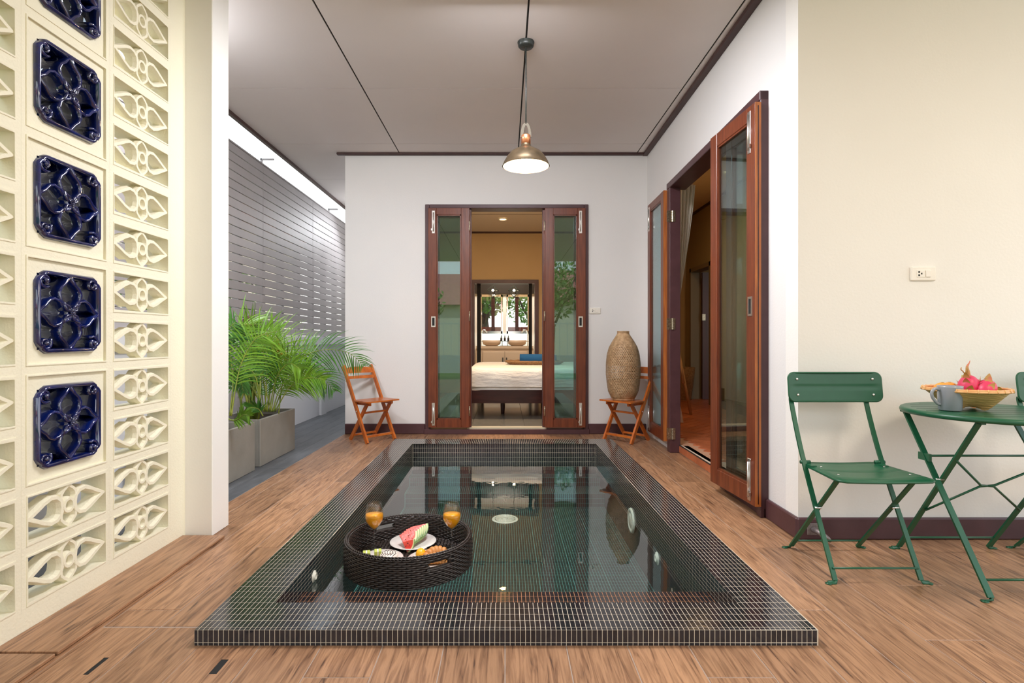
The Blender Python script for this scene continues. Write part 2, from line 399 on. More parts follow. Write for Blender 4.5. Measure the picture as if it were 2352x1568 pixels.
# local frame for blocks: x->Y (world), y->Z, z->+X
LM = Matrix(((0, 0, 1, 0), (1, 0, 0, 0), (0, 1, 0, 0), (0, 0, 0, 1)))
def frame2d(mb, W, H, w, h, z0, z1):
    mb.box(-W/2, W/2, h/2, H/2, z0, z1); mb.box(-W/2, W/2, -H/2, -h/2, z0, z1)
    mb.box(-W/2, -w/2, -h/2, h/2, z0, z1); mb.box(w/2, W/2, -h/2, h/2, z0, z1)
blk = MB(); frame2d(blk, .4075, .205, .36, .161, -TH, 0)
# small raised lip round the opening
blk.band([(-.181, -.0815), (.181, -.0815), (.181, .0815), (-.181, .0815)], .003, 0, .0025)
for s in (1, -1):
    pet = [(s*a, b) for a, b in ((.030, 0), (.034, .026), (.052, .042), (.078, .046), (.108, .034), (.14, .016), (.172, 0), (.14, -.016), (.108, -.034), (.078, -.046), (.052, -.042), (.034, -.026))]
    blk.band(pet, .0115, -.05, -.002, ch=.9)
    og = [(-.026, s*.012), (-.034, s*.03), (-.033, s*.047), (-.02, s*.061), (-.006, s*.071), (0, s*.078), (.006, s*.071), (.02, s*.061), (.033, s*.047), (.034, s*.03), (.026, s*.012)]
    blk.band(og, .0095, -.05, -.003, closed=False, ch=.9)
blk.band([(.0215*math.cos(2*PI*k/16), .0235*math.sin(2*PI*k/16)) for k in range(16)], .009, -.05, -.001, ch=.9)
BT = None
def put_block(src, y, z):
    global BT
    M = Matrix.Translation((WX, y, z)) @ LM
    return M
YC = [1.206, 1.614, 2.022, 2.429]
proto = None
for ci, yc in enumerate(YC):
    for k in range(14):
        if ci == 2 and k >= 2: continue
        M = put_block(None, yc, .177+.205*k)
        if proto is None:
            proto = blk.build('breeze_block', CREAM, wall_left); proto.matrix_local = M
        else: inst(proto, 'breeze_block', wall_left, M=M)
# blue cells : rendered surround + cobalt block
cell = MB(); frame2d(cell, .4075, .41, .362, .37, -TH, 0); frame2d(cell, .37, .375, .27, .27, -TH, -.007)
cell.band([(-.183, -.187), (.183, -.187), (.183, .187), (-.183, .187)], .003, 0, .003)
bl = MB()
h = .146
fr = []
for sx_, sy_, o_ in ((1, 1, 0), (-1, 1, 1), (-1, -1, 0), (1, -1, 1)):
    a = [(h, h-.034), (h-.008, h-.022), (h-.020, h-.020), (h-.022, h-.008), (h-.034, h)]
    pts = [(sx_*x, sy_*y) for x, y in a]
    fr += pts[::-1] if o_ else pts
bl.band([(x*.955, y*.955) for x, y in fr], .0095, -.09, .012, rnd=True)
for k in range(4):
    c, s = math.cos(k*PI/2), math.sin(k*PI/2)
    pet = [(.012, 0), (.026, .022), (.046, .043), (.072, .050), (.092, .041), (.108, .022), (.134, .004), (.134, -.004), (.108, -.022), (.092, -.041), (.072, -.050), (.046, -.043), (.026, -.022)]
    bl.band([(x*c-y*s, x*s+y*c) for x, y in pet], .0075, -.09, .008, rnd=True)
    a = PI/4+k*PI/2; c, s = math.cos(a), math.sin(a)
    lf = [(.006, 0), (.024, .009), (.048, 0), (.024, -.009)]
    bl.band([(x*c-y*s, x*s+y*c) for x, y in lf], .0045, -.02, .013, rnd=True)
    # corner scroll
    sp = []
    for q in range(13):
        t = q/12; r = .026*(1-.62*t); an = a+PI*.95-t*2.1*PI
        sp.append((.158*c+r*math.cos(an), .158*s+r*math.sin(an)))
    bl.band(sp, .0065, -.06, .010, closed=False, rnd=True)
    bl.sphere((.158*c, .158*s, .006), .010, 8)
for k in range(8): bl.sphere((.009*math.cos(k*PI/4), .009*math.sin(k*PI/4), .012), .004, 6)
bl.sphere((0, 0, .012), .006, 8)
pc = pb = None
for k in range(6):
    M = put_block(None, 2.022, .6895+.41*k)
    if pc is None:
        pc = cell.build('block_surround', CREAM, wall_left); pc.matrix_local = M
        pb = bl.build('ceramic_block', BLUE, wall_left); pb.matrix_local = M; pb['label'] = 'cobalt blue glazed openwork flower block'
    else:
        inst(pc, 'block_surround', wall_left, M=M); o = inst(pb, 'ceramic_block', wall_left, M=M); o['label'] = pb['label']
pil = MB().box(-1.80, -1.490, 2.75, 2.912, 0, 2.98, b=.004).build('pillar', PILLAR); struct(pil, 'square painted pillar at the end of the breeze block wall', 'pillar')

# ================================================================== WALL BACK
BY = 5.742; CZ = 2.977
wb = MB()
wb.box(-1.70, -.825, BY, BY+.15, 0, CZ); wb.box(.865, 1.62, BY, BY+.15, 0, CZ); wb.box(-.825, .865, BY, BY+.15, 2.415, CZ); wb.box(-.825, .865, BY, BY+.15, -.02, .04)
struct(wb.build('wall_back', WHITE), 'white plaster wall around the bedroom doorway', 'wall')
struct(MB().box(-1.70, -1.58, BY+.15, 10.05, 0, CZ).build('wall_left_house', WHITE), 'white outer house wall along the slate path', 'wall')
def baseboard(name, dims, M=None, label=None):
    x0, x1, y0, y1, z0, z1 = dims
    return struct(MB().box(*dims, M=M, b=.006).build(name, MAROON), label, 'baseboard')
baseboard('baseboard_back', (-1.70, -.85, BY-.018, BY+.005, 0, .108), label='maroon baseboard behind the empty wooden chair')
baseboard('baseboard_back', (.885, 1.50, BY-.018, BY+.005, 0, .108), label='maroon baseboard behind the chair with the rattan lamp')

# door 1
def leaf_mb(mb, W, z0, z1, st=.1, br=.09, tr=.075, T=.036):   # local: x 0..W, y 0..T (front at y=0), z
    mb.box(0, st, 0, T, z0, z1, b=.003); mb.box(W-st, W, 0, T, z0, z1, b=.003)
    mb.box(st, W-st, 0.002, T-.002, z0, z0+br, b=.002); mb.box(st, W-st, 0.002, T-.002, z1-tr, z1, b=.002)
    # glazing beads
    for a, b in ((st, st+.012), (W-st-.012, W-st)): mb.box(a, b, .006, T-.006, z0+br, z1-tr)
    mb.box(st, W-st, .006, T-.006, z0+br, z0+br+.012); mb.box(st, W-st, .006, T-.006, z1-tr-.012, z1-tr)
def bolt_mb(mb, x, z0, z1):
    mb.box(x-.016, x+.016, -.004, .001, z0, z1, b=.002); mb.tube([(x, -.008, z0+.02), (x, -.008, z1-.02)], .006, 8); mb.box(x-.024, x-.008, -.014, -.004, (z0+z1)/2-.09, (z0+z1)/2-.07)
def hinge_mb(mb, x, z, y=-.002):
    mb.box(x-.035, x+.035, y-.003, y+.001, z-.05, z+.05)
    for k in range(5): mb.tube([(x, y-.006, z-.05+k*.02+.001), (x, y-.006, z-.05+k*.02+.019)], .006, 8)
    for s in (-1, 1):
        for k in range(3): mb.sphere((x+s*.022, y-.003, z-.03+k*.03), .004, 6)
def door_leaf(parent, M, W, z0, z1, st_=.1, bolts=None, lock=None, br=.09, tr=.075):
    mb = MB(); leaf_mb(mb, W, z0, z1, st_, br, tr)
    lf = mb.build('door_leaf', TEAK, parent); lf.matrix_local = M
    g = MB().box(st_+.004, W-st_-.004, .016, .021, z0+br+.002, z1-tr-.002).build('pane', GLASS, lf)
    if bolts is not None:
        for (a, b) in ((z0+.02, z0+.26), (z1-.27, z1-.03)):
            q = MB(); bolt_mb(q, bolts, a, b); q.build('flush_bolt', STEEL, lf)['label'] = 'long steel flush bolt'
    if lock is not None:
        q = MB(); frame2d(q, .045, .11, .026, .085, 0, .004)
        o = q.build('lock_plate', STEEL, lf); o.matrix_local = Matrix.Translation((lock, 0, 1.19)) @ Matrix.Rotation(PI/2, 4, 'X')
        MB().box(lock-.013, lock+.013, -.001, .001, 1.148, 1.232).build('lock_slot', DARKG, lf)
    return lf
d1 = thing('door_1', 'brown folding glass doors opening to the bedroom', 'door', (0, BY, 0)); d1['kind'] = 'structure'
fr_ = MB()
fr_.box(-.847, -.80, -.022, .15, .045, 2.435, b=.004); fr_.box(.838, .884, -.022, .15, .045, 2.435, b=.004); fr_.box(-.80, .838, -.022, .15, 2.395, 2.435, b=.004)
fr_.box(-.385, -.36, .03, .10, .06, 2.395); fr_.box(.40, .425, .03, .10, .06, 2.395)
fr_.box(-.86, .895, -.03, .16, -.002, .052, b=.005)
fr_.build('frame', MAROON, d1)
MB().box(-.40, .44, -.005, .10, .052, .066).build('threshold', mat('threshold_stone', (.6, .55, .42), .4), d1)
zz0, zz1 = .075, 2.39
door_leaf(d1, Matrix.Translation((-.81, -.052, 0)), .435, zz0, zz1, .088, bolts=.055, lock=.055, br=.085, tr=.07)
door_leaf(d1, Matrix.Translation((-.80, .025, 0)), .435, zz0, zz1, .088, br=.085, tr=.07)
door_leaf(d1, Matrix.Translation((.421, -.052, 0)), .43, zz0, zz1, .088, bolts=.375, lock=.375, br=.085, tr=.07)
door_leaf(d1, Matrix.Translation((.405, .025, 0)), .43, zz0, zz1, .088, br=.085, tr=.07)
for x in (-.372, .418):
    for z in (.25, 1.25, 2.2):
        q = MB(); q.box(x-.008, x+.004, -.058, -.05, z-.05, z+.05); q.tube([(x, -.06, z-.05), (x, -.06, z+.05)], .006, 8); q.build('hinge', BRASS, d1)

# ================================================================== WALL RIGHT
CX, CY = 1.475, 2.717
dv = Vector((.0129, 1, 0)).normalized(); nv = Vector((-dv.y, dv.x, 0))
# local (u, w, z): x axis = dv, y axis = -nv (into wall), z up ; so front face is y=0 and terrace side is negative y
MR = Matrix(((dv.x, -nv.x, 0, CX), (dv.y, -nv.y, 0, CY), (0, 0, 1, 0), (0, 0, 0, 1)))
U0, U1 = .313, 2.14
wr = MB()
wr.box(0.012, U0+.03, 0, .12, 0, CZ, M=MR); wr.box(U1-.03, 3.04, 0, .04, 0, CZ, M=MR); wr.box(U0+.03, U1-.03, 0, .10, 2.37, CZ, M=MR); wr.box(U0+.03, U1-.03, .045, .12, -.02, .06, M=MR)
struct(wr.build('wall_right', WHITE), 'white plaster wall with the wide folding door', 'wall')
struct(MB().box(CX, 4.4, CY, CY+.12, 0, CZ).build('wall_patio', CREAMW), 'cream wall behind the green bistro table', 'wall')
baseboard('baseboard_right', (-.012, U0, -.018, .004, 0, .108), M=MR, label='maroon baseboard beside the wide folding door')
baseboard('baseboard_patio', (CX-.012, 4.4, CY-.02, CY+.004, 0, .108), label='maroon baseboard behind the green bistro set')
d2 = thing('door_2', 'brown folding glass doors on the wall beside the pool', 'door', (CX, CY, 0)); d2['kind'] = 'structure'
D2 = Matrix(((dv.x, -nv.x, 0, 0), (dv.y, -nv.y, 0, 0), (0, 0, 1, 0), (0, 0, 0, 1)))
q = MB()
q.box(U0, U0+.05, -.045, .12, 0, 2.40, M=D2, b=.004); q.box(U1-.085, U1, -.045, .05, 0, 2.37, M=D2, b=.004); q.box(U0, U1, -.05, .12, 2.345, 2.40, M=D2, b=.004)
q.box(U0, .95, -.03, .10, 0, .055, M=D2, b=.004)
q.build('frame', MAROON, d2)
a4 = math.atan2(.05, .6)
Mleaf = D2 @ Matrix.Translation((.30, -.082, 0)) @ Matrix.Rotation(-a4, 4, 'Z')
lf = door_leaf(d2, Mleaf, .555, .065, 2.33, .09, bolts=.06, lock=.05, br=.10, tr=.085)
MB().box(-.0025, .0, .001, .035, .066, 2.329).build('leaf_edge', TEAKO, lf)['label'] = 'orange edge of the leaf'
MB().box(-.0032, -.002, .015, .021, .08, 2.31).build('edge_groove', DARKW, lf)
door_leaf(d2, D2 @ Matrix.Translation((.365, -.02, 0)), .50, .065, 2.335, .09, br=.10, tr=.085)
lf2 = door_leaf(d2, D2 @ Matrix.Translation((U1+.004, -.078, 0)), .56, .085, 2.345, .085, bolts=.50, br=.10, tr=.07)
MB().box(-.0025, .0, .001, .035, .086, 2.344).build('leaf_edge', TEAKO, lf2)['label'] = 'orange edge of the leaf'
for z in (2.09, 1.14, .17):
    q = MB(); M = D2 @ Matrix.Translation((U1-.087, -.012, z)) @ Matrix.Rotation(PI/2, 4, 'Z')
    q2 = MB(); q2.box(-.045, .03, .0, .004, -.05, .05)
    for k in range(5): q2.tube([(-.018, -.003, -.05+k*.02+.001), (-.018, -.003, -.05+k*.02+.019)], .007, 8)
    for s in (-.035, .012):
        for k in range(3): q2.sphere((s, 0, -.03+k*.03), .004, 6)
    q.add([(D2 @ Matrix.Translation((U1-.09, -.042, z)) @ Matrix.Rotation(-PI/2, 4, 'Z')) @ Vector(v) for v in q2.v], q2.f)
    q.build('hinge', BRASS, d2)
# terracotta threshold riser
th = thing('trim_1', 'terracotta tile riser under the wide door opening', 'trim', (CX, CY, 0)); th['kind'] = 'structure'
for k in range(5):
    MB().box(.95+k*.222+.003, .95+(k+1)*.222-.003, .038, .05, .004, .066, M=D2, b=.002).build('tile', TERRA, th)
MB().box(.94, U1-.08, .043, .12, 0, .062, M=D2).build('grout_bed', TERRAG, th)
MB().box(.94, U1-.08, .036, .046, .066, .071, M=D2).build('track', DARKG, th)

# ================================================================== CEILING
ce = struct(MB().box(-2.37, 4.6, -2.2, BY, CZ+.006, CZ+.1).build('ceiling', DARKG), 'grey panelled patio ceiling with black joints', 'ceiling')
ce2 = MB().box(-2.37, -1.70, BY, 12, CZ+.006, CZ+.1).build('backing', DARKG, ce)
xs = [-2.37, -1.12, .139, 1.398, 2.657, 3.916, 4.6]; ys = [-2.2]+[-1.752+1.2*k for k in range(0, 12)]
for i in range(len(xs)-1):
    for j in range(len(ys)-1):
        ya, yb = ys[j], ys[j+1]
        x1 = xs[i+1]
        if ya >= BY: 
            if i > 0: continue
            x1 = -1.70
        if i > 0: yb = min(yb, BY)
        g = .006; MB().box(xs[i]+(g if i else .001), x1-g, ya+.0028, yb-.0028, CZ, CZ+.006).build('ceiling_panel', CEIL, ce)
struct(MB().box(-1.78, 1.53, BY-.045, BY, CZ-.022, CZ, b=.004).build('trim_2', TRIMB), 'dark brown ceiling trim over the bedroom door', 'trim')
struct(MB().box(-.3, 3.05, -.05, 0, CZ-.026, CZ, M=MR, b=.004).build('trim_3', TRIMB), 'dark brown ceiling trim over the wide door', 'trim')
struct(MB().box(-2.40, -2.365, -2.2, 12, CZ-.03, CZ+.12).build('trim_4', TRIMB), 'dark fascia along the open ceiling edge', 'trim')

# ================================================================== POOL
pool = thing('plunge_pool', 'black mosaic-tiled plunge pool sunk in the plank deck', 'pool', (0, 3.46, 0))
TW, TL = .01675, .0419; gz = POOL['z']
base = MB()
Z0 = -.6
def quadring():
    o0, o1, i0, i1 = POOL['oy0'], POOL['oy1'], POOL['iy0'], POOL['iy1']
    O = [(ox(o0, -1), o0), (ox(o0, 1), o0), (ox(o1, 1), o1), (ox(o1, -1), o1)]
    I = [(ix(i0, -1), i0), (ix(i0, 1), i0), (ix(i1, 1), i1), (ix(i1, -1), i1)]
    return O, I
O, I = quadring(); e = .0005
def inset(Pl, d): 
    cx = sum(p[0] for p in Pl)/4; cy = sum(p[1] for p in Pl)/4
    return [(x+(d if x < cx else -d), y+(d if y < cy else -d)) for x, y in Pl]
Oi = inset(O, e); Ii = inset(I, -e)
vs = [(x, y, gz-e) for x, y in Oi]+[(x, y, gz-e) for x, y in Ii]+[(x, y, -.004) for x, y in Oi]+[(x, y, -.19) for x, y in Ii]
fs = []
for k in range(4):
    l = (k+1) % 4; fs += [(k, l, 4+l, 4+k), (8+k, 8+l, l, k), (4+k, 4+l, 12+l, 12+k)]
base.add(vs, fs); base.build('curb', MOSG, pool, True)
tiles = []   # (center, axis frame, w, l) ; collected with distance
def top_tiles():
    r = POOL['oy0']; row = 0
    o0, o1, i0, i1 = POOL['oy0'], POOL['oy1'], POOL['iy0'], POOL['iy1']
    # rows anchored at front inner edge so that 4 full rows + cut row at the outer edge
    y = i0-5*TL
    while y < o1:
        a, b = max(y, o0), min(y+TL, o1)
        if a < i0 < b: b = i0
        if a < i1 < b and y < i1: 
            pass
        if b-a > .006:
            m = (a+b)/2
            rngs = [(ox(m, -1), ox(m, 1))] if (m < i0 or m > i1) else [(ox(m, -1), ix(m, -1)), (ix(m, 1), ox(m, 1))]
            for (p, q_) in rngs:
                k0 = math.floor(p/TW); k1 = math.ceil(q_/TW)
                for k in range(k0, k1):
                    xa, xb = max(k*TW, p), min((k+1)*TW, q_)
                    if xb-xa > .004: tiles.append(('t', (xa+xb)/2, m, gz, xb-xa, b-a))
        y = y+TL
top_tiles()
def wall_tiles(kind, y, x0, x1, z1, z0):
    z = z1
    while z > z0+.004:
        zb = max(z-TL, z0)
        k0 = math.floor(x0/TW); k1 = math.ceil(x1/TW)
        for k in range(k0, k1):
            xa, xb = max(k*TW, x0), min((k+1)*TW, x1)
            if xb-xa > .004: tiles.append((kind, (xa+xb)/2, y, (z+zb)/2, xb-xa, z-zb))
        z = zb
wall_tiles('f', POOL['oy0'], ox(1.766, -1), ox(1.766, 1), gz, -.001)
wall_tiles('f', POOL['iy1'], ix(4.937, -1), ix(4.937, 1), gz, -.26)
def side_tiles(kind, fx, y0, y1, z1, z0):
    z = z1
    rows = 0
    while z > z0+.004:
        zb = max(z-TW, z0); n = int(round((y1-y0)/TL))
        for k in range(n):
            a = y0+(y1-y0)*k/n; b = y0+(y1-y0)*(k+1)/n; m = (a+b)/2
            tiles.append((kind, fx(m), m, (z+zb)/2, z-zb, b-a))
        z = zb
side_tiles('l', lambda y: ix(y, -1), POOL['iy0'], POOL['iy1'], gz, -.19)
side_tiles('r', lambda y: ix(y, 1), POOL['iy0'], POOL['iy1'], gz, -.19)
side_tiles('R', lambda y: ox(y, 1), POOL['oy0'], POOL['oy1'], gz, -.001)
side_tiles('L', lambda y: ox(y, -1), POOL['oy0'], POOL['oy1'], gz, -.001)
# front ledge just above the water
LZ = -.046
def ledge():
    y = 1.951
    while y < 2.242:
        b = min(y+TL, 2.242); x0, x1 = ix(y, -1), ix(y, 1)
        for k in range(math.floor(x0/TW), math.ceil(x1/TW)):
            xa, xb = max(k*TW, x0), min((k+1)*TW, x1)
            if xb-xa > .004: tiles.append(('t', (xa+xb)/2, (y+b)/2, LZ, xb-xa, b-y))
        y = b
ledge()
MB().box(-.835, .842, 1.945, 2.242, Z0, LZ-e).build('ledge', mat('rusty_grout', (.42, .19, .08), .7), pool, world=True)
ga = .00095; tt = .0022
def tile_box(mb, t, c=None):
    k, x, y, z, w_, l_ = t; c = c or Vector((0, 0, 0)); hw = w_/2-ga; hl = l_/2-ga; b = .0003
    def corners(hw, hl): return [(-hw, -hl), (hw, -hl), (hw, hl), (-hw, hl)]
    lo, hi = [(p, q_, -.003) for p, q_ in corners(hw, hl)], [(p, q_, 0) for p, q_ in corners(hw-b, hl-b)]
    mid = [(p, q_, -b) for p, q_ in corners(hw, hl)]
    V = []
    for (p, q_, r) in lo+mid+hi:
        if k == 't': V.append((c.x+p, c.y+q_, c.z+r))
        elif k == 'f': V.append((c.x+p, c.y-r, c.z+q_))
        elif k in 'lR': V.append((c.x+r, c.y+q_, c.z-p))
        else: V.append((c.x-r, c.y+q_, c.z+p))
    fs = [(8, 9, 10, 11)]
    for a in (0, 4):
        for i in range(4): j = (i+1) % 4; fs.append((a+i, a+j, a+4+j, a+4+i))
    mb.add(V, fs)
def outface(t):
    return t
near = sorted(tiles, key=lambda t: (t[1]**2+t[2]**2+(t[3]-1)**2) if not (t[0] in 'LR') else 99)[:300]
ns_ = set(near); cache = {}
for t in near:
    key = (t[0], round(t[4], 4), round(t[5], 4))
    if key in cache: o = inst(cache[key], 'tile', pool)
    else:
        mb = MB(); tile_box(mb, t); o = mb.build('tile', MOS, pool); cache[key] = o
    o.location = Vector((t[1], t[2], t[3]))-Vector((0, 3.46, 0))
rest = MB()
for t in tiles:
    if t not in ns_: tile_box(rest, t, Vector((t[1], t[2], t[3])))
rest.build('mosaic_tiles', MOS, pool, True)['kind'] = 'stuff'
# basin floor + steps
bz = -.415
bm_ = MB(); bm_.box(-.86, .86, 2.2, 4.95, bz-.1, bz-e); bm_.box(-.86, .86, 4.57, 4.95, bz, -.301-e); bm_.box(-.86, .86, 4.80, 4.95, -.30, -.225-e)
bm_.build('basin_floor', PFG, pool, True)
wl_ = MB(); wl_.box(-.90, -.852, 1.9, 4.98, Z0, -.187); wl_.box(.844, .90, 1.9, 4.98, Z0, -.187); wl_.box(-.9, .9, 4.94, 4.99, Z0, -.187); wl_.build('basin_wall', mat('dark_basin_grout', (.07, .10, .095), .7), pool, True)
pt = MB(); g2 = .0010
def floor_tiles(y0, y1, z, front=None):
    y = y0
    n = 0
    while y < y1-.004:
        b = min(y+TL, y1)
        for k in range(-52, 52):
            gg = g2*(2.4 if k % 12 == 0 else 1); gy = g2*(2.4 if round((y-2.242)/TL) % 8 == 0 else 1)
            xa = max(k*TW, -.846)+gg; xb = min((k+1)*TW, .846)-g2
            if xb-xa < .003: continue
            pt.add([(xa, y+gy, z), (xb, y+gy, z), (xb, b-g2, z), (xa, b-g2, z)], [(0, 1, 2, 3)])
        y = b
def riser(y, z1, z0):
    z = z1
    while z > z0+.004:
        b = max(z-TL, z0)
        for k in range(-52, 52):
            xa = max(k*TW, -.846)+g2; xb = min((k+1)*TW, .846)-g2
            if xb-xa > .003: pt.add([(xa, y, b+g2), (xb, y, b+g2), (xb, y, z-g2), (xa, y, z-g2)], [(0, 1, 2, 3)])
        z = b
floor_tiles(2.242, 4.57, bz); floor_tiles(4.57, 4.80, -.301); floor_tiles(4.80, 4.935, -.225)
riser(4.569, -.301, bz); riser(4.799, -.225, -.301)
pt.build('basin_tiles', PFT, pool, True)['kind'] = 'stuff'
sw = MB()
for s in (-1, 1):
    x = .843 if s > 0 else -.850; z = -.188
    while z > bz+.004:
        zb = max(z-TW, bz)
        for k in range(64):
            a = 2.242+k*TL; V = [(x, a+g2, zb+g2), (x, a+TL-g2, zb+g2), (x, a+TL-g2, z-g2), (x, a+g2, z-g2)]
            sw.add(V if s < 0 else V[::-1], [(0, 1, 2, 3)])
        z = zb
sw.build('wall_tiles', PFT, pool, True)['kind'] = 'stuff'
wt = MB().add([(-.842, 2.243, -.053), (.838, 2.243, -.053), (.832, 4.936, -.053), (-.847, 4.936, -.053)], [(0, 1, 2, 3)])
wt.build('water', WATER, pool, True)
# drain, jets
dr = MB(); D = (0, 4.255, bz+.002)
dr.lathe([(.0, .006), (.022, .006), (.022, 0)], D, 24)
for r in (.034, .046, .058, .070, .086):
    dr.lathe([(r-.004, 0), (r-.004, .006), (r+.003 if r < .08 else .098, .006), (r+.003 if r < .08 else .104, 0)], D, 40)
for k in range(8): 
    a = k*PI/4; dr.box(.02, .09, -.003, .003, 0, .0055, M=Matrix.Translation(D) @ Matrix.Rotation(a, 4, 'Z'))
PW = mat('pool_white_plastic', (.80, .78, .66), .35)
dr.build('drain_cover', PW, pool, True)['label'] = 'round white slotted drain cover'
def jet(M, r=.04):
    q = MB(); q.lathe([(0, .006), (r*.3, .007), (r*.45, .012), (r*.55, .012), (r*.6, .005), (r*.95, .004), (r, 0)], n=28, M=M)
    q.build('jet_nozzle', PW, pool, True)
jet(Matrix.Translation((-.834, 2.352, -.03)) @ Matrix.Rotation(PI/2, 4, 'Y'), .026)
jet(Matrix.Translation((.836, 2.965, -.20)) @ Matrix.Rotation(-PI/2, 4, 'Y'), .035)
# round underwater light
sk = MB()
sk.lathe([(0, .010), (.045, .012), (.05, .008), (.055, .008), (.06, .014), (.078, .012), (.082, 0)], n=32, M=Matrix.Translation((.836, 3.557, -.19)) @ Matrix.Rotation(-PI/2, 4, 'Y'))
sk.build('pool_light', PW, pool, True)

# ================================================================== FENCE and low wall
lw = MB(); lw.box(-2.56, -2.46, .2, 10.4, 0, 1.035); 
for k in range(4): lw.box(-2.47, -2.43, 7.15+k*2.45-4.9, 7.35+k*2.45-4.9, 0, .95)
lw.box(-2.57, -2.415, .2, 10.4, .94, 1.045)
struct(lw.build('wall_boundary', mat('boundary_white', (.78, .79, .82), .7, bump=.1, bs=60)), 'low white boundary wall under the slatted fence', 'wall')
fence = thing('slatted_fence', 'tall grey horizontal slat fence standing on the low white wall', 'fence', (-2.5, 6, 1.045))
pit = .0835; slm = {}
ysg = [1.2, 2.64, 4.10, 5.56, 7.0, 8.45, 9.9]
for s in range(len(ysg)-1):
    L_ = ysg[s+1]-ysg[s]-.004; src = None
    for k in range(21):
        if src is None:
            mb = MB().box(-.008, .008, -L_/2, L_/2, 0, .0765, b=.002); o = mb.build('slat', SLAT, fence); src = o
        else: o = inst(src, 'slat', fence)
        o.location = (0, (ysg[s]+ysg[s+1])/2-6, .004+k*pit)
    for j in range(3):
        yy = ysg[s]+.02+j*.48
        MB().box(-2.57, -2.5095, yy, yy+.07, 1.046, 2.80).build('fence_post', SLAT, fence, True)
MB().box(-2.55, -2.49, 1.2, 9.9, 2.80, 2.815).build('top_rail', SLAT, fence, True)
for y in (3.35, 5.58, 7.72):
    q = MB(); q.box(-2.53, -2.395, y, y+.02, 2.86, 2.875); q.box(-2.53, -2.515, y, y+.02, 2.80, 2.875); q.build('bracket', SLAT, fence, True)

# ================================================================== BEDROOM
RY = 9.9
rm = MB(); rm.box(-1.58, 1.62, BY+.15, RY+.1, -.05, .02)
fb = struct(rm.build('floor', mat('bedroom_grout', (.14, .13, .12), .7)), 'polished grey tile floor of the bedroom', 'floor')
for i in range(6):
    for j in range(7):
        xa = -1.58+i*.6; ya = 5.895+j*.6
        MB().box(xa+.002, min(xa+.598, 1.62), ya+.002, min(ya+.598, RY+2.9), .02, .03).build('tile', TILEF, fb)
struct(MB().box(-1.6, 1.64, BY+.14, 13.2, CZ, CZ+.05).build('ceiling', ROOMC), 'beige bedroom ceiling', 'ceiling')
struct(MB().box(.74, .75, 5.9, 9.9, CZ-.004, CZ+.01).add([], []).box(-1.6, 1.6, 8.5, 8.506, CZ-.004, CZ+.01).build('ceiling_joint', DARKG), 'dark joint lines of the bedroom ceiling', 'ceiling joint')
bwm = MB(); bwm.box(-1.6, -.62, RY, RY+.1, 0, CZ); bwm.box(.60, 1.62, RY, RY+.1, 0, CZ); bwm.box(-.62, .60, RY, RY+.1, 2.09, CZ)
struct(bwm.build('wall_bedroom', OCHRE), 'warm ochre bedroom wall with the bathroom doorway', 'wall')
struct(MB().box(-1.6, 1.6, RY-.03, RY, CZ-.03, CZ).build('trim_5', TRIMB), 'dark trim between bedroom wall and ceiling', 'trim')
wrm = MB(); wrm.box(1.50, 1.62, BY+.15, 13.2, 0, CZ); struct(wrm.build('wall_divider', OCHRE), 'ochre wall between bedroom and family room', 'wall')
d3 = thing('door_3', 'dark framed bathroom doorway at the end of the bedroom', 'door', (0, RY, 0)); d3['kind'] = 'structure'
q = MB(); q.box(-.63, -.56, -.03, .12, 0, 2.10); q.box(.545, .615, -.03, .12, 0, 2.10); q.box(-.56, .545, -.03, .12, 2.03, 2.10)
q.build('frame', MAROON, d3)
MB().box(-.52, -.45, .10, .14, .02, 2.03).build('sliding_leaf', DARKG, d3); MB().box(.44, .50, .10, .14, .02, 2.03).build('sliding_leaf', DARKG, d3)
# ceiling spotlight
rl = thing('recessed_ceiling_light', 'small glowing recessed light in the bedroom ceiling', 'ceiling light', (-.035, 8.79, CZ-.02))
MB().lathe([(.0, .0), (.05, .0), (.055, .012)], n=20).build('lens', emis('lit_warm', (1, .62, .2), 25), rl)
MB().lathe([(.055, .018), (.055, -.004), (.075, -.002), (.08, .018)], n=20).build('trim_ring', PLASTIC, rl)
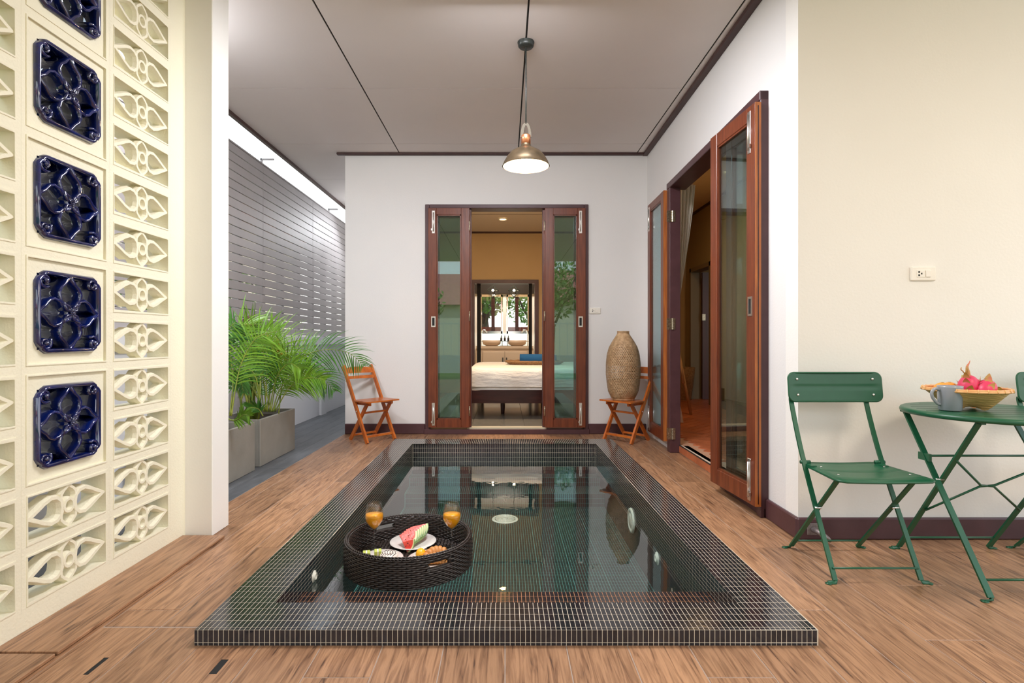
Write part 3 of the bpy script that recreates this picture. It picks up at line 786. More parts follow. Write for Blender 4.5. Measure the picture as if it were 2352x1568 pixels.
# bed
bed = thing('bed', 'low dark wooden bed with white linen seen through the doorway', 'bed', (.45, 7.6, .03))
def wav(a): return a
q = MB(); q.box(-.47, 1.36, 6.60, 6.64, .223, .385, b=.004); q.box(-.47, 1.36, 8.56, 8.60, .223, .385, b=.004); q.box(-.47, -.43, 6.62, 8.58, .223, .385, b=.004); q.box(1.32, 1.36, 6.62, 8.58, .223, .385, b=.004)
q.build('bed_frame', DARKW, bed, True)
for (x, y) in ((-.03, 7.1), (.50, 7.1), (1.1, 7.1), (-.35, 8.3), (1.2, 8.3)):
    MB().lathe([(.022, .031), (.03, .12), (.03, .25)], (x, y, 0), 12).build('leg', DARKW, bed, True)
def slab(x0, x1, y0, y1, z0, z1, r, amp, seed, nx=60, ny=40):
    rr = random.Random(seed); ph = [rr.uniform(0, 6) for _ in range(6)]
    mb = MB(); vs = []; prof = [(0, 0), (0, .35), (.15, .7), (.5, .93), (1, 1)]
    rows = []
    # concentric superellipse rings from bottom edge to the top, then flat top grid
    N = 96
    for (a, b) in ((0, 0), (.0, .25), (.0, .5), (.2, .75), (.55, .93), (1.2, 1.0), (3, 1.0), (7, 1.0), (10.5, 1.01)):
        ins = a*r; z = z0+(z1-z0)*b; ring = []
        for k in range(N):
            t = 2*PI*k/N; c, s = math.cos(t), math.sin(t); e_ = .22
            hx = max(.01, (x1-x0)/2-ins); hy = max(.01, (y1-y0)/2-ins)
            x = (x0+x1)/2+hx*(abs(c)**e_)*(1 if c > 0 else -1); y = (y0+y1)/2+hy*(abs(s)**e_)*(1 if s > 0 else -1)
            wv = amp*(math.sin(9*x+ph[0]+3*b)+math.sin(17*x-5*z*9+ph[1])*.5+math.sin(13*y+ph[2])*.6)*(.35+b*(1-b)*3)
            ring.append(Vector((x, y-wv*.8, z+wv*(.5 if b > 0 else 0))))
        vs += ring; rows.append(ring)
    fs = []
    for i in range(len(rows)-1):
        for k in range(N): l = (k+1) % N; fs.append((i*N+k, i*N+l, (i+1)*N+l, (i+1)*N+k))
    fs.append(tuple((len(rows)-1)*N+k for k in range(N)))
    return mb.add(vs, fs, True)
slab(-.455, 1.345, 6.605, 8.59, .37, .47, .02, .003, 1).build('mattress', LINEN, bed, True)
slab(-.475, 1.365, 6.575, 8.60, .425, .648, .045, .011, 4).build('duvet', LINEN, bed, True)
# seagrass tray with rolled blue towel
bt = thing('seagrass_tray', 'oval braided seagrass tray on the white bed', 'tray', (.42, 7.7, .645))
q = MB()
q.lathe([(0.001, .004), (.26, .004), (.28, .012)], n=32, M=Matrix.Diagonal((1.3, .75, 1, 1)))
q.build('base', SEAG, bt)
for k in range(3):
    MB().tube([((.28+.022*k)*1.25*math.cos(a*PI/16), (.28+.022*k)*.72*math.sin(a*PI/16), .014+.017*k+.005*math.sin(a*3)) for a in range(32)], .015, 6, closed=True).build('braid', SEAG, bt)
tw = thing('blue_towel', 'rolled dark blue towel lying on the seagrass tray', 'towel', (.47, 7.7, .70))
q = MB(); sp = []
for i in range(60):
    t = i/59*3.2*2*PI; r = .03+.05*i/59; sp.append((r*math.cos(t), r*math.sin(t)*.8))
q.band(sp, .006, -.26, .26, closed=False, M=Matrix.Translation((0, 0, .02)) @ Matrix.Rotation(PI/2, 4, 'Y'), rnd=True)
q.build('roll', BLUET, tw)
# bathroom
bf = MB().box(-1.6, 1.6, RY+.1, 13, -.05, .02).build('floor', mat('bath_floor', (.2, .19, .17), .2)); struct(bf, 'grey bathroom floor', 'floor')
WB = 12.6
bw = MB(); bw.box(-1.6, -.60, WB, WB+.1, 0, CZ); bw.box(.58, 1.6, WB, WB+.1, 0, CZ); bw.box(-.6, .58, WB, WB+.1, 0, 1.14); bw.box(-.6, .58, WB, WB+.1, 2.05, CZ); bw.box(-.05, .03, WB, WB+.1, 1.14, 2.05)
struct(bw.build('wall_bathroom', mat('bath_white', (.82, .82, .80), .6)), 'white bathroom wall behind the basins', 'wall')
struct(MB().box(-1.6, -1.5, RY+.1, WB, 0, CZ).build('wall_bathroom_side', OCHRE), 'side wall of the bathroom', 'wall')
struct(MB().box(-1.5, 1.5, 12.50, WB-.005, 2.07, 2.55).build('trim_6', mat('black_band', (.02, .016, .014), .3)), 'black band above the bathroom mirrors', 'trim')
for n_, (xa, xb, lab) in enumerate(((-.58, -.06, 'bathroom mirror built as a window, a tree trunk as its reflection'), (.035, .56, 'bathroom mirror built as a window, loose branches as its reflection'))):
    wn = thing('window_%d' % (n_+1), lab, 'window', ((xa+xb)/2, WB, 1.14)); wn['kind'] = 'structure'  # bathroom mirrors built as windows; the view outside imitates their reflection
    q = MB(); q.box(xa, xb, WB-.03, WB, 1.14, 1.20); q.box(xa, xb, WB-.03, WB, 2.0, 2.05); q.box(xa, xa+.035, WB-.03, WB, 1.14, 2.05); q.box(xb-.035, xb, WB-.03, WB, 1.14, 2.05)
    c_ = xa+(.30 if n_ == 0 else .24)
    q.build('window_frame', CHROME, wn, True)
    MB().box(c_-.04, c_+.04, WB+.02, WB+.06, 1.14, 2.05).build('mullion', DARKW, wn, True)
    MB().box(xa, xb, WB+.05, WB+.08, 1.14, 1.30).build('lower_board', mat('red_brown_board', (.2, .05, .035), .5), wn, True)
    MB().box(xa+.03, xb-.03, WB+.03, WB+.035, 1.18, 2.02).build('pane', CLEAR, wn, True)
    MB().box(xa+.05, xb-.05, WB-.028, WB-.015, 1.12, 1.135).build('light_strip', LED, wn, True)
light('vanity_glow', 'AREA', (-.0, 12.45, 1.10), 1.5, (.8, 1, .92), shape='RECTANGLE', size=1.1, size_y=.05, rot=(.5, 0, 0))
van = thing('bathroom_vanity', 'taupe double-basin vanity cabinet beyond the bed', 'vanity', (0, 12.3, .02))
q = MB(); q.box(-.66, .64, 12.2, 12.58, .02, .80); q.box(-.66, .64, 12.18, 12.565, .80, .86); q.build('body', VAN, van, True)
for xa, xb, hx in ((-.50, -.015, -.05), (.0, .50, .035)):
    o = MB().box(xa, xb, 12.17, 12.2, .12, .73, b=.006).build('door', VAN, van, True)
    MB().box(hx-.012, hx+.012, 12.145, 12.165, .42, .60).build('handle', BLACKM, o, True)
for x, lab in ((-.305, 'taupe vessel basin under the mirror with the tree trunk'), (.275, 'taupe vessel basin under the mirror with loose branches')):
    bs = thing('wash_basin', lab, 'basin', (x, 12.36, .861))
    MB().lathe([(.13, 0), (.2, .04), (.222, .13), (.21, .132), (.185, .05), (.0, .03)], n=32, M=Matrix.Diagonal((1, .7, 1, 1))).build('bowl', BASIN, bs)
for x, s, lab in ((-.55, 1, 'tall curved chrome tap beside the basin under the trunk mirror'), (.52, -1, 'tall curved chrome tap beside the basin under the branch mirror')):
    fa = thing('basin_tap', lab, 'tap', (x, 12.35, .861))
    MB().tube([(0, 0, 0), (0, 0, .30), (s*.01, 0, .34), (s*.05, 0, .37), (s*.1, 0, .36), (s*.13, 0, .31)], .012, 8).build('spout', CHROME, fa)
    MB().tube([(-.03, 0, .1), (.03, 0, .1)], .008, 6).build('lever', CHROME, fa)
sr = thing('soap_rack', 'small dark metal soap rack between the two basins', 'rack', (-.005, 12.3, .861))
q = MB(); q.box(-.09, .09, -.04, .04, .10, .11); q.box(-.12, .12, -.05, .05, 0, .006)
for s in (-.06, .06): q.tube([(s, 0, 0), (s, 0, .1)], .008, 6)
q.build('stand', BLACKM, sr)
for x, lab in ((-.085, 'dark soap bottle nearest the trunk-side basin'), (-.005, 'middle dark soap bottle on the rack between the basins'), (.075, 'dark soap bottle nearest the branch-side basin')):
    b_ = thing('soap_bottle', lab, 'bottle', (x, 12.3, .972), group='soap bottles on the rack')
    MB().lathe([(.0, 0), (.024, 0), (.024, .07), (.01, .085), (.01, .10)], n=12).build('bottle', CHOC, b_); MB().lathe([(.012, .10), (.014, .115), (.004, .12), (.004, .14), (0, .14)], n=10).build('pump', BLACKM, b_)
for x, lab in ((-.27, 'faceted wire pendant lamp above the trunk mirror'), (.20, 'faceted wire pendant lamp above the branch mirror')):
    pn = thing('bathroom_pendant', lab, 'pendant lamp', (x, 12.0, 2.05))
    q = MB(); pts = [(0, 0, .16)]+[(.14*math.cos(k*PI/2+.4), .14*math.sin(k*PI/2+.4), .05) for k in range(4)]+[(0, 0, -.12)]
    for k in range(4):
        l = (k+1) % 4
        for a, b in ((pts[0], pts[1+k]), (pts[1+k], pts[1+l]), (pts[1+k], pts[5])): q.tube([a, b], .006, 4)
    q.build('cage', BLACKM, pn); MB().tube([(0, 0, .16), (0, 0, .92)], .005, 6).build('cord', BLACKM, pn)
    MB().sphere((0, 0, .05), .028, 10).build('bulb', emis('lit_pendant', (1, .8, .5), 16), pn)

# ================================================================== FAMILY ROOM beyond door 2
XF = 2.95
rf = MB().box(1.575, 6.2, 2.84, 9.2, -.04, .062).build('floor', mat('herringbone_grout', (.52, .30, .20), .6)); struct(rf, 'terracotta herringbone tile floor of the family room', 'floor')
def herr():
    s = None; W_ = .09; Ln = .36; M45 = Matrix.Rotation(math.radians(45), 4, 'Z'); out = []
    for n in range(-34, 34):
        for m in range(-9, 10):
            for k in (0, 1):
                if k == 0: x = n*W_+m*2*Ln*0 + m*Ln; y = n*W_ - m*Ln; w_, h_ = Ln, W_
                else: x = n*W_+m*Ln-0; y = n*W_-m*Ln+W_; w_, h_ = W_, Ln
                out.append((x+w_/2, y+h_/2, k))
    return out, W_, Ln, M45
hs, W_, Ln, M45 = herr()
src = {}
nt_ = 0
for (x, y, k) in hs:
    p = M45 @ Vector((x, y, 0)); X_, Y_ = p.x+3.0, p.y+6.0
    if not (1.74 < X_ < 3.3 and 3.2 < Y_ < 8.6): continue
    if nt_ >= 300: break
    M = Matrix.Translation((X_, Y_, .062)) @ M45
    if k not in src:
        w2, h2 = (Ln/2-.003, W_/2-.003) if k == 0 else (W_/2-.003, Ln/2-.003)
        src[k] = MB().box(-w2, w2, -h2, h2, 0, .008).build('tile', TERRA, rf); src[k].matrix_local = M
    else: inst(src[k], 'tile', rf, M=M)
    nt_ += 1
struct(MB().box(1.62, 6.2, 2.84, 9.2, CZ, CZ+.05).build('ceiling', ROOMC), 'ceiling of the family room', 'ceiling')
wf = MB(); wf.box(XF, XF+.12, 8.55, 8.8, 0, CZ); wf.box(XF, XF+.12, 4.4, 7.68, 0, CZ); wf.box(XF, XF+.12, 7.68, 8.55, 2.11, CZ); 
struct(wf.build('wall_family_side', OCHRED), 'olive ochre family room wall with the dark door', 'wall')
struct(MB().box(1.62, 6.2, 9.0, 9.1, 0, CZ).build('wall_family_end', OCHRE), 'pale end wall of the family room', 'wall')
struct(MB().box(6.1, 6.2, 2.84, 9.1, 0, CZ).build('wall_family_outer', OCHRED), 'outer wall of the family room', 'wall')
struct(MB().box(XF-.02, XF, 4.4, 7.68, .07, .18).build('baseboard_family', MAROON), 'dark baseboard in the family room', 'baseboard')
struct(MB().box(XF-.03, XF+.01, 4.4, 8.8, CZ-.03, CZ).build('trim_7', TRIMB), 'dark ceiling trim in the family room', 'trim')
d4 = thing('door_4', 'dark red panelled door standing open in the family room', 'door', (XF, 8.1, 0)); d4['kind'] = 'structure'
q = MB(); q.box(XF-.03, XF+.13, 7.68, 7.74, .07, 2.12); q.box(XF-.03, XF+.13, 8.49, 8.55, .07, 2.12); q.box(XF-.03, XF+.13, 7.68, 8.55, 2.06, 2.12)
q.build('frame', mat('olive_frame', (.20, .15, .08), .5), d4, True)
o = MB().box(XF+.13, XF+.9, 8.42, 8.46, .075, 2.05).build('door_panel', DRED, d4, True)
for z in (.2, .65, 1.1, 1.55): MB().box(XF+.25, XF+.8, 8.405, 8.42, z, z+.36, b=.01).build('raised_panel', DRED, o, True)
MB().box(XF+.12, XF+.17, 8.40, 8.42, 1.3, 1.40).build('hinge', BRASS, d4, True)
cu = thing('sheer_curtain', 'white sheer curtain gathered inside the wide doorway', 'curtain', (1.85, 4.9, 1))
q = MB(); vs = []; n1, n2 = 40, 20
for j in range(n2+1):
    t = j/n2; z = lerp(2.44, 1.38, t); wdt = lerp(.155, .01, t**1.2); 
    for i in range(n1+1):
        s = i/n1; p = 5.0; vs.append(Vector((1.615+s*wdt, 5.02+.018*math.sin(s*9*PI)*(1-.5*t), z)))
fs = [(j*(n1+1)+i, j*(n1+1)+i+1, (j+1)*(n1+1)+i+1, (j+1)*(n1+1)+i) for j in range(n2) for i in range(n1)]
q.add(vs, fs, True); q.build('fabric', CURT, cu, True)
es_ = thing('easel', 'pale wooden easel leg standing on the family room floor', 'easel', (2.55, 7.2, .07))
q = MB()
for a, b in (((1557, 800), (1588, 957)), ((1557, 800), (1570, 880))):
    q.tube([P(a[0], a[1], 6.9), P(b[0], b[1], 6.7)], .018, 6)
q.build('leg', mat('pale_wood', (.5, .3, .17), .5), es_, True)
MB().add([P(1540, 900, 5.7), P(1557, 900, 5.7), P(1570, 970, 5.75), P(1540, 970, 5.7), P(1540, 900, 5.72), P(1557, 900, 5.72), P(1570, 970, 5.77), P(1540, 970, 5.72)], [(0,1,2,3),(7,6,5,4),(1,5,6,2),(0,4,5,1),(3,2,6,7)]).build('canvas', mat('canvas_white', (.8, .8, .78), .7), es_, True)
wp = thing('woven_planter', 'dark woven planter at the far end of the family room', 'planter', (2.76, 8.4, .07))
MB().lathe([(.13, 0), (.17, .3), (.19, .5), (.18, .5), (.15, .3)], n=24).build('pot', SEAG, wp)

# ================================================================== SOCKETS, TAP
def socket(lab, x, Y, z, W_=.125, H_=.07):
    s = thing('wall_socket', lab, 'socket', (x, Y, z))
    MB().box(-W_/2, W_/2, -.012, 0, -H_/2, H_/2, b=.004).build('plate', PLASTIC, s)
    MB().box(-.036, .006, -.0145, -.011, -.018, .018, b=.001).build('outlet', PLASTIC, s)
    q = MB(); q.box(-.030, -.022, -.0152, -.014, .004, .012); q.box(-.030, -.022, -.0152, -.014, -.012, -.004)
    q.box(-.016, -.010, -.0152, -.014, -.004, .004); q.build('pin_holes', DARKG, s)
    MB().box(.008, .034, -.017, -.011, -.018, .018, b=.002).build('switch', PLASTIC, s)
socket('white socket and switch plate on the cream wall above the bistro set', 2.099, CY, 1.331)
socket('white socket and switch plate beside the bedroom door frame', .955, BY, 1.308, .12, .065)
STEEL2 = mat('weathered_metal', (.30, .26, .25), .45, .6, c2=(.18, .15, .15), ns=90)
sp_ = thing('wall_tap', 'old grey metal tap on the maroon baseboard behind the green chair', 'tap', (1.535, CY-.02, .055))
MB().box(-.028, .028, -.006, 0, -.03, .03, b=.003).build('flange', STEEL2, sp_)
MB().tube([(0, 0, 0), (.012, -.04, -.004), (.02, -.07, -.012)], .013, 10).build('pipe', STEEL2, sp_)
MB().lathe([(0, -.006), (.02, -.006), (.024, 0), (.02, .008), (0, .008)], n=16, M=Matrix.Translation((.028, -.075, -.018)) @ Matrix.Rotation(.9, 4, 'Y')).build('handwheel', STEEL2, sp_)

# ================================================================== PENDANT LAMP
pl = thing('pendant_lamp', 'bronze dome pendant lamp hanging on a black cord over the pool', 'pendant lamp', (.139, 3.59, CZ))
MB().lathe([(0, -.034), (.045, -.034), (.052, -.026), (.052, -.006), (.056, -.004), (.056, 0), (0, 0)], n=32).build('canopy', BLACKM, pl)
zr = 2.155-CZ
MB().tube([(0, 0, -.03), (.001, 0, -.3), (0, 0, zr+.28)], .0045, 8).build('cord', BLACKM, pl)
q = MB(); q.tube([(.027*math.cos(a), 0, zr+.19+.09*math.sin(a)) for a in [PI*k/16 for k in range(17)]], .009, 4, ry=.0025, up=(0, 1, 0)); q.build('handle', mat('handle_bronze', (.05, .038, .02), .6, .3), pl)
MB().lathe([(0, zr+.205), (.028, zr+.205), (.031, zr+.20), (.031, zr+.145), (0, zr+.145)], n=24).build('socket_cap', COPPER, pl)
prof = [(.030, .147), (.032, .135), (.045, .118), (.07, .108), (.10, .09), (.128, .058), (.148, .022), (.155, 0), (.158, -.002)]
MB().lathe([(r, zr+z) for r, z in prof], n=48).build('shade', BRONZE, pl)
MB().lathe([(r-.003, zr+z-.003) for r, z in prof[:-1]], n=48).build('shade_lining', SHADEIN, pl)
MB().sphere((0, 0, zr+.05), .032, 16).build('bulb', BULB, pl)
light('pendant_bulb_light', 'POINT', (.139, 3.59, 2.145), 5, (1, .72, .4), shadow_soft_size=.04)

# ================================================================== WOODEN FOLDING CHAIRS
def wood_chair(name, lab, base, rz, mirror=1):
    t = thing(name, lab, 'chair', base, rz, 'small orange wooden folding chairs')
    # local: front = -y. width x ; front feet at y=-.16, back feet y=.16
    hw = .165; m = mirror
    def bar(a, b, w_, th_, nm, par=t, up=(1, 0, 0)):
        return MB().tube([a, b], w_/2, 4, ry=th_/2, up=up).build(nm, ORANGEW, par)
    for s in (-1, 1):
        bar((s*hw, -.155, .002), (s*hw, .245, .735), .036, .02, 'upright')
        bar((s*(hw-.024), .16, .002), (s*(hw-.024), -.125, .385), .034, .018, 'leg')
        MB().box(s*(hw-.035)-.01, s*(hw-.035)+.01, -.16, .07, .36, .392, b=.003).build('seat_rail', ORANGEW, t)
        MB().sphere((s*(hw+.011), .010, .30), .006, 8).build('bolt', STEEL, t)
    def rail(y, z, h_, nm, arch=0):
        mb = MB(); n = 10; vs = []
        for i in range(n+1):
            x = lerp(-hw, hw, i/n); top = z+h_/2+arch*(1-(2*i/n-1)**2); bow = .012*(1-(2*i/n-1)**2)
            for (dy, zz) in ((-.008, z-h_/2), (-.008, top), (.008, top), (.008, z-h_/2)):
                zq = zz; vs.append((x, y+dy+bow+(zz-z)*.545, zq))
        fs = [(i*4+k, i*4+(k+1) % 4, (i+1)*4+(k+1) % 4, (i+1)*4+k) for i in range(n) for k in range(4)]+[(0, 1, 2, 3), (n*4+3, n*4+2, n*4+1, n*4)]
        mb.add(vs, fs).build(nm, ORANGEW, t)
    rail(.217, .685, .05, 'top_rail', .014); rail(.182, .62, .028, 'back_rail')
    MB().tube([(-hw, -.122, .062), (hw, -.122, .062)], .013, 4, ry=.01).build('stretcher', ORANGEW, t)
    MB().tube([(-hw+.02, .12, .052), (hw-.02, .12, .052)], .011, 4, ry=.009).build('stretcher', ORANGEW, t)
    MB().tube([(-hw+.02, -.05, .285), (hw-.02, -.05, .285)], .012, 4, ry=.009).build('stretcher', ORANGEW, t)
    n = 6
    st = [(-.19, -.195), (.19, -.195), (.195, -.17), (.172, .075), (-.172, .075), (-.195, -.17)]
    MB().prism(st, .392, .406).build('seat', ORANGEW, t)
    return t
wood_chair('wooden_folding_chair', 'orange wooden folding chair standing empty by the slate path', (-1.335, 5.41, 0), math.radians(50))
rc = wood_chair('wooden_folding_chair', 'orange wooden folding chair holding the rattan lamp', (1.215, 5.375, 0), math.radians(-50))
# rattan lamp
rl_ = thing('rattan_lamp', 'tall woven rattan lamp standing on a wooden folding chair', 'lamp', (1.165, 5.325, .407))
pr = [(0, .095), (.02, .115), (.08, .145), (.16, .158), (.25, .168), (.36, .168), (.45, .158), (.52, .138), (.58, .105), (.62, .078), (.645, .062), (.66, .054), (.675, .056)]
def rad(z):
    for (a, ra), (b, rb) in zip(pr, pr[1:]):
        if z <= b: return lerp(ra, rb, (z-a)/(b-a))
    return pr[-1][1]
q = MB(); N = 54; S = 40
for fam in (1, -1):
    for k in range(N):
        a0 = 2*PI*k/N; prev = None; vs = []
        for i in range(S+1):
            z = .675*i/S; a = a0+fam*z*3.6; r = rad(z)+(.001 if fam > 0 else -.001)+.0012*math.sin(i*PI+k*PI); wd = .0040/max(r, .05)
            for da in (-wd, wd): vs.append((r*math.cos(a+da*1.0), r*math.sin(a+da*1.0), z))
        q.add(vs, [(2*i, 2*i+1, 2*i+3, 2*i+2) for i in range(S)], True)
for k in range(60):
    a0 = 2*PI*k/60
    vs = []
    for i in range(S+1):
        z = .675*i/S; r = rad(z)-.004; wd = .0012/max(r, .05)
        for da in (-wd, wd): vs.append((r*math.cos(a0+da), r*math.sin(a0+da), z))
    q.add(vs, [(2*i, 2*i+1, 2*i+3, 2*i+2) for i in range(S)], True)
q.build('weave', RATTAN, rl_)['kind'] = 'stuff'
q = MB(); q.lathe([(rad(z)-.012, z) for z in (0, .02, .08, .16, .20)], n=40); q.build('lining', RATTAND, rl_); q = MB(); q.lathe([(rad(z)-.012, z) for z in (.34, .40, .45, .52, .58, .62, .645, .675)], n=40)
q.build('lining', RATTAND, rl_)
q = MB()
for z in (.003, .012): q.tube([(rad(z)*math.cos(2*PI*k/32), rad(z)*math.sin(2*PI*k/32), z) for k in range(32)], .005, 6, closed=True)
for z in (.655, .666, .675): q.tube([(.057*math.cos(2*PI*k/32), .057*math.sin(2*PI*k/32), z) for k in range(32)], .004, 6, closed=True)
q.build('rim', RATTAN, rl_)

# ================================================================== PLANTERS, PALMS
def planter(lab, x0, x1, y0, y1, h_):
    t = thing('planter', lab, 'planter', ((x0+x1)/2, (y0+y1)/2, 0)); T = .022
    q = MB(); q.box(x0, x0+T, y0, y1, 0, h_, b=.003); q.box(x1-T, x1, y0, y1, 0, h_, b=.003); q.box(x0+T, x1-T, y0, y0+T, 0, h_, b=.003); q.box(x0+T, x1-T, y1-T, y1, 0, h_, b=.003); q.box(x0+T, x1-T, y0+T, y1-T, 0, .03)
    q.build('shell', CONC, t, True)
    MB().box(x0+T, x1-T, y0+T, y1-T, h_-.08, h_-.05).build('soil', SOIL, t, True); return t
planter('long grey concrete planter standing behind the other, its full side in view', -2.33, -1.926, 4.25, 4.95, .371)
planter('grey concrete planter partly hidden behind the pillar', -2.33, -1.918, 3.43, 4.14, .371)
def frond(plant, pts, depth, mt, ll=.24, n=26, start=.28, seed=0, droop=.75, base=None):
    rr = random.Random(seed)
    if len(depth) == 2: depth = [lerp(depth[0], depth[1], i/(len(pts)-1)) for i in range(len(pts))]
    W3 = [P(x, y, d) for (x, y), d in zip(pts, depth)]
    cur = bez(W3, 40)
    q = MB(); q.tube(cur[::2], [lerp(.006, .0015, i/20) for i in range(21)], 5)
    fo = q.build('frond', STEM, plant, True)
    q = MB(); view = Vector((0, 1, 0))
    for i in range(n):
        t = start+(1-start)*i/(n-1); k = min(int(t*40), 39); p = cur[k].lerp(cur[min(k+1, 40)], t*40-k)
        tg = (cur[min(k+1, 40)]-cur[max(k-1, 0)]).normalized()
        side = tg.cross(Vector((0, 1, 0)) if abs(tg.y) < .8 else Vector((1, 0, 0))).normalized()
        l0 = ll*1.05*(math.sin(PI*min(1, .18+.82*(t-start)/(1-start)))**.6+.12)*rr.uniform(.85, 1.1)
        for s in (-1, 1):
            d = (side*s*.85+tg*.75+Vector((rr.uniform(-.05, .05), rr.uniform(-.25, .25), rr.uniform(-.05, .05)))).normalized()
            wv = d.cross(Vector((rr.uniform(-.3, .3), 1, rr.uniform(-.3, .3)))).normalized()*.0055
            pp = p.copy(); L_ = []; dd = d.copy()
            for j in range(5):
                wd = (0.5, 1, .9, .55, .05)[j]; pp.x = max(pp.x, -2.39); L_ += [pp-wv*wd, pp+wv*wd]
                dd = (dd+Vector((0, 0, -droop*.28))).normalized(); pp = pp+dd*l0/4
            q.add(L_, [(2*j, 2*j+1, 2*j+3, 2*j+2) for j in range(4)], True)
    q.build('leaflets', mt, fo, True)['kind'] = 'stuff'
p1 = thing('areca_palm', 'arching green palm growing in the long grey planter', 'plant', (-2.1, 4.6, .30))
FR = [([(640, 950), (652, 870), (690, 822), (745, 803), (800, 810), (834, 838)], (4.6, 5.0), FRONDD, .26),
 ([(628, 945), (655, 885), (695, 858), (735, 862), (768, 896)], (4.6, 4.8), FRONDD, .22),
 ([(632, 945), (665, 890), (705, 868), (745, 872)], (4.6, 4.5), FROND, .2),
 ([(622, 945), (640, 860), (672, 815), (722, 792)], (4.6, 4.9), FROND, .24),
 ([(608, 945), (612, 850), (596, 780), (560, 742)], (4.6, 4.5), FROND, .30),
 ([(614, 945), (628, 850), (640, 790), (610, 752)], (4.6, 4.8), FROND, .28),
 ([(600, 945), (588, 868), (566, 848), (553, 885)], (4.5, 4.4), FRONDD, .22),
 ([(618, 945), (634, 870), (662, 835), (690, 848)], (4.6, 4.4), FROND, .24),
 ([(606, 945), (600, 870), (615, 815), (640, 792)], (4.6, 4.7), FRONDY, .2),
 ([(612, 945), (600, 840), (575, 770), (565, 730)], (4.6, 4.9), FRONDB, .16),
 ([(612, 945), (622, 850), (600, 800), (555, 790)], (4.6, 4.7), FROND, .28),
 ([(624, 945), (612, 900), (604, 850), (628, 812)], (4.6, 4.55), FRONDD, .26),
 ([(626, 945), (640, 900), (668, 862), (712, 838)], (4.6, 4.6), FROND, .22),
 ([(604, 955), (592, 938), (570, 936)], (4.45, 4.4), FRONDD, .1)]
for i, (a, b, m_, ll) in enumerate(FR): frond(p1, a, b, m_, ll, seed=i)
q = MB()
for i in range(16):
    x = -2.15+R.uniform(-.08, .08); y = 4.6+R.uniform(-.08, .08)
    q.tube([(x, y, .29), (x+R.uniform(-.03, .03), y, .5), (x+R.uniform(-.12, .12), y, .72)], .008, 6)
q.build('stems', STEM, p1, True)
p2 = thing('areca_palm', 'tall green palm rising from the planter behind the pillar', 'plant', (-2.1, 3.8, .30))
FR2 = [([(531, 955), (541, 890), (556, 830), (590, 775), (640, 760)], (3.75, 3.9), FROND, .24),
 ([(528, 955), (535, 880), (530, 800), (545, 750), (590, 745)], (3.75, 4.0), FROND, .26),
 ([(515, 955), (500, 850), (505, 780), (540, 740)], (3.8, 3.9), FRONDD, .24),
 ([(520, 960), (540, 965), (560, 952), (572, 955)], (3.75, 3.7), FROND, .08),
 ([(510, 955), (470, 850), (430, 800)], (3.8, 3.9), FROND, .22),
 ([(515, 960), (500, 900), (540, 850), (560, 900)], (3.8, 3.9), FRONDD, .12)]
for i, (a, b, m_, ll) in enumerate(FR2): frond(p2, a, b, m_, ll, seed=40+i)

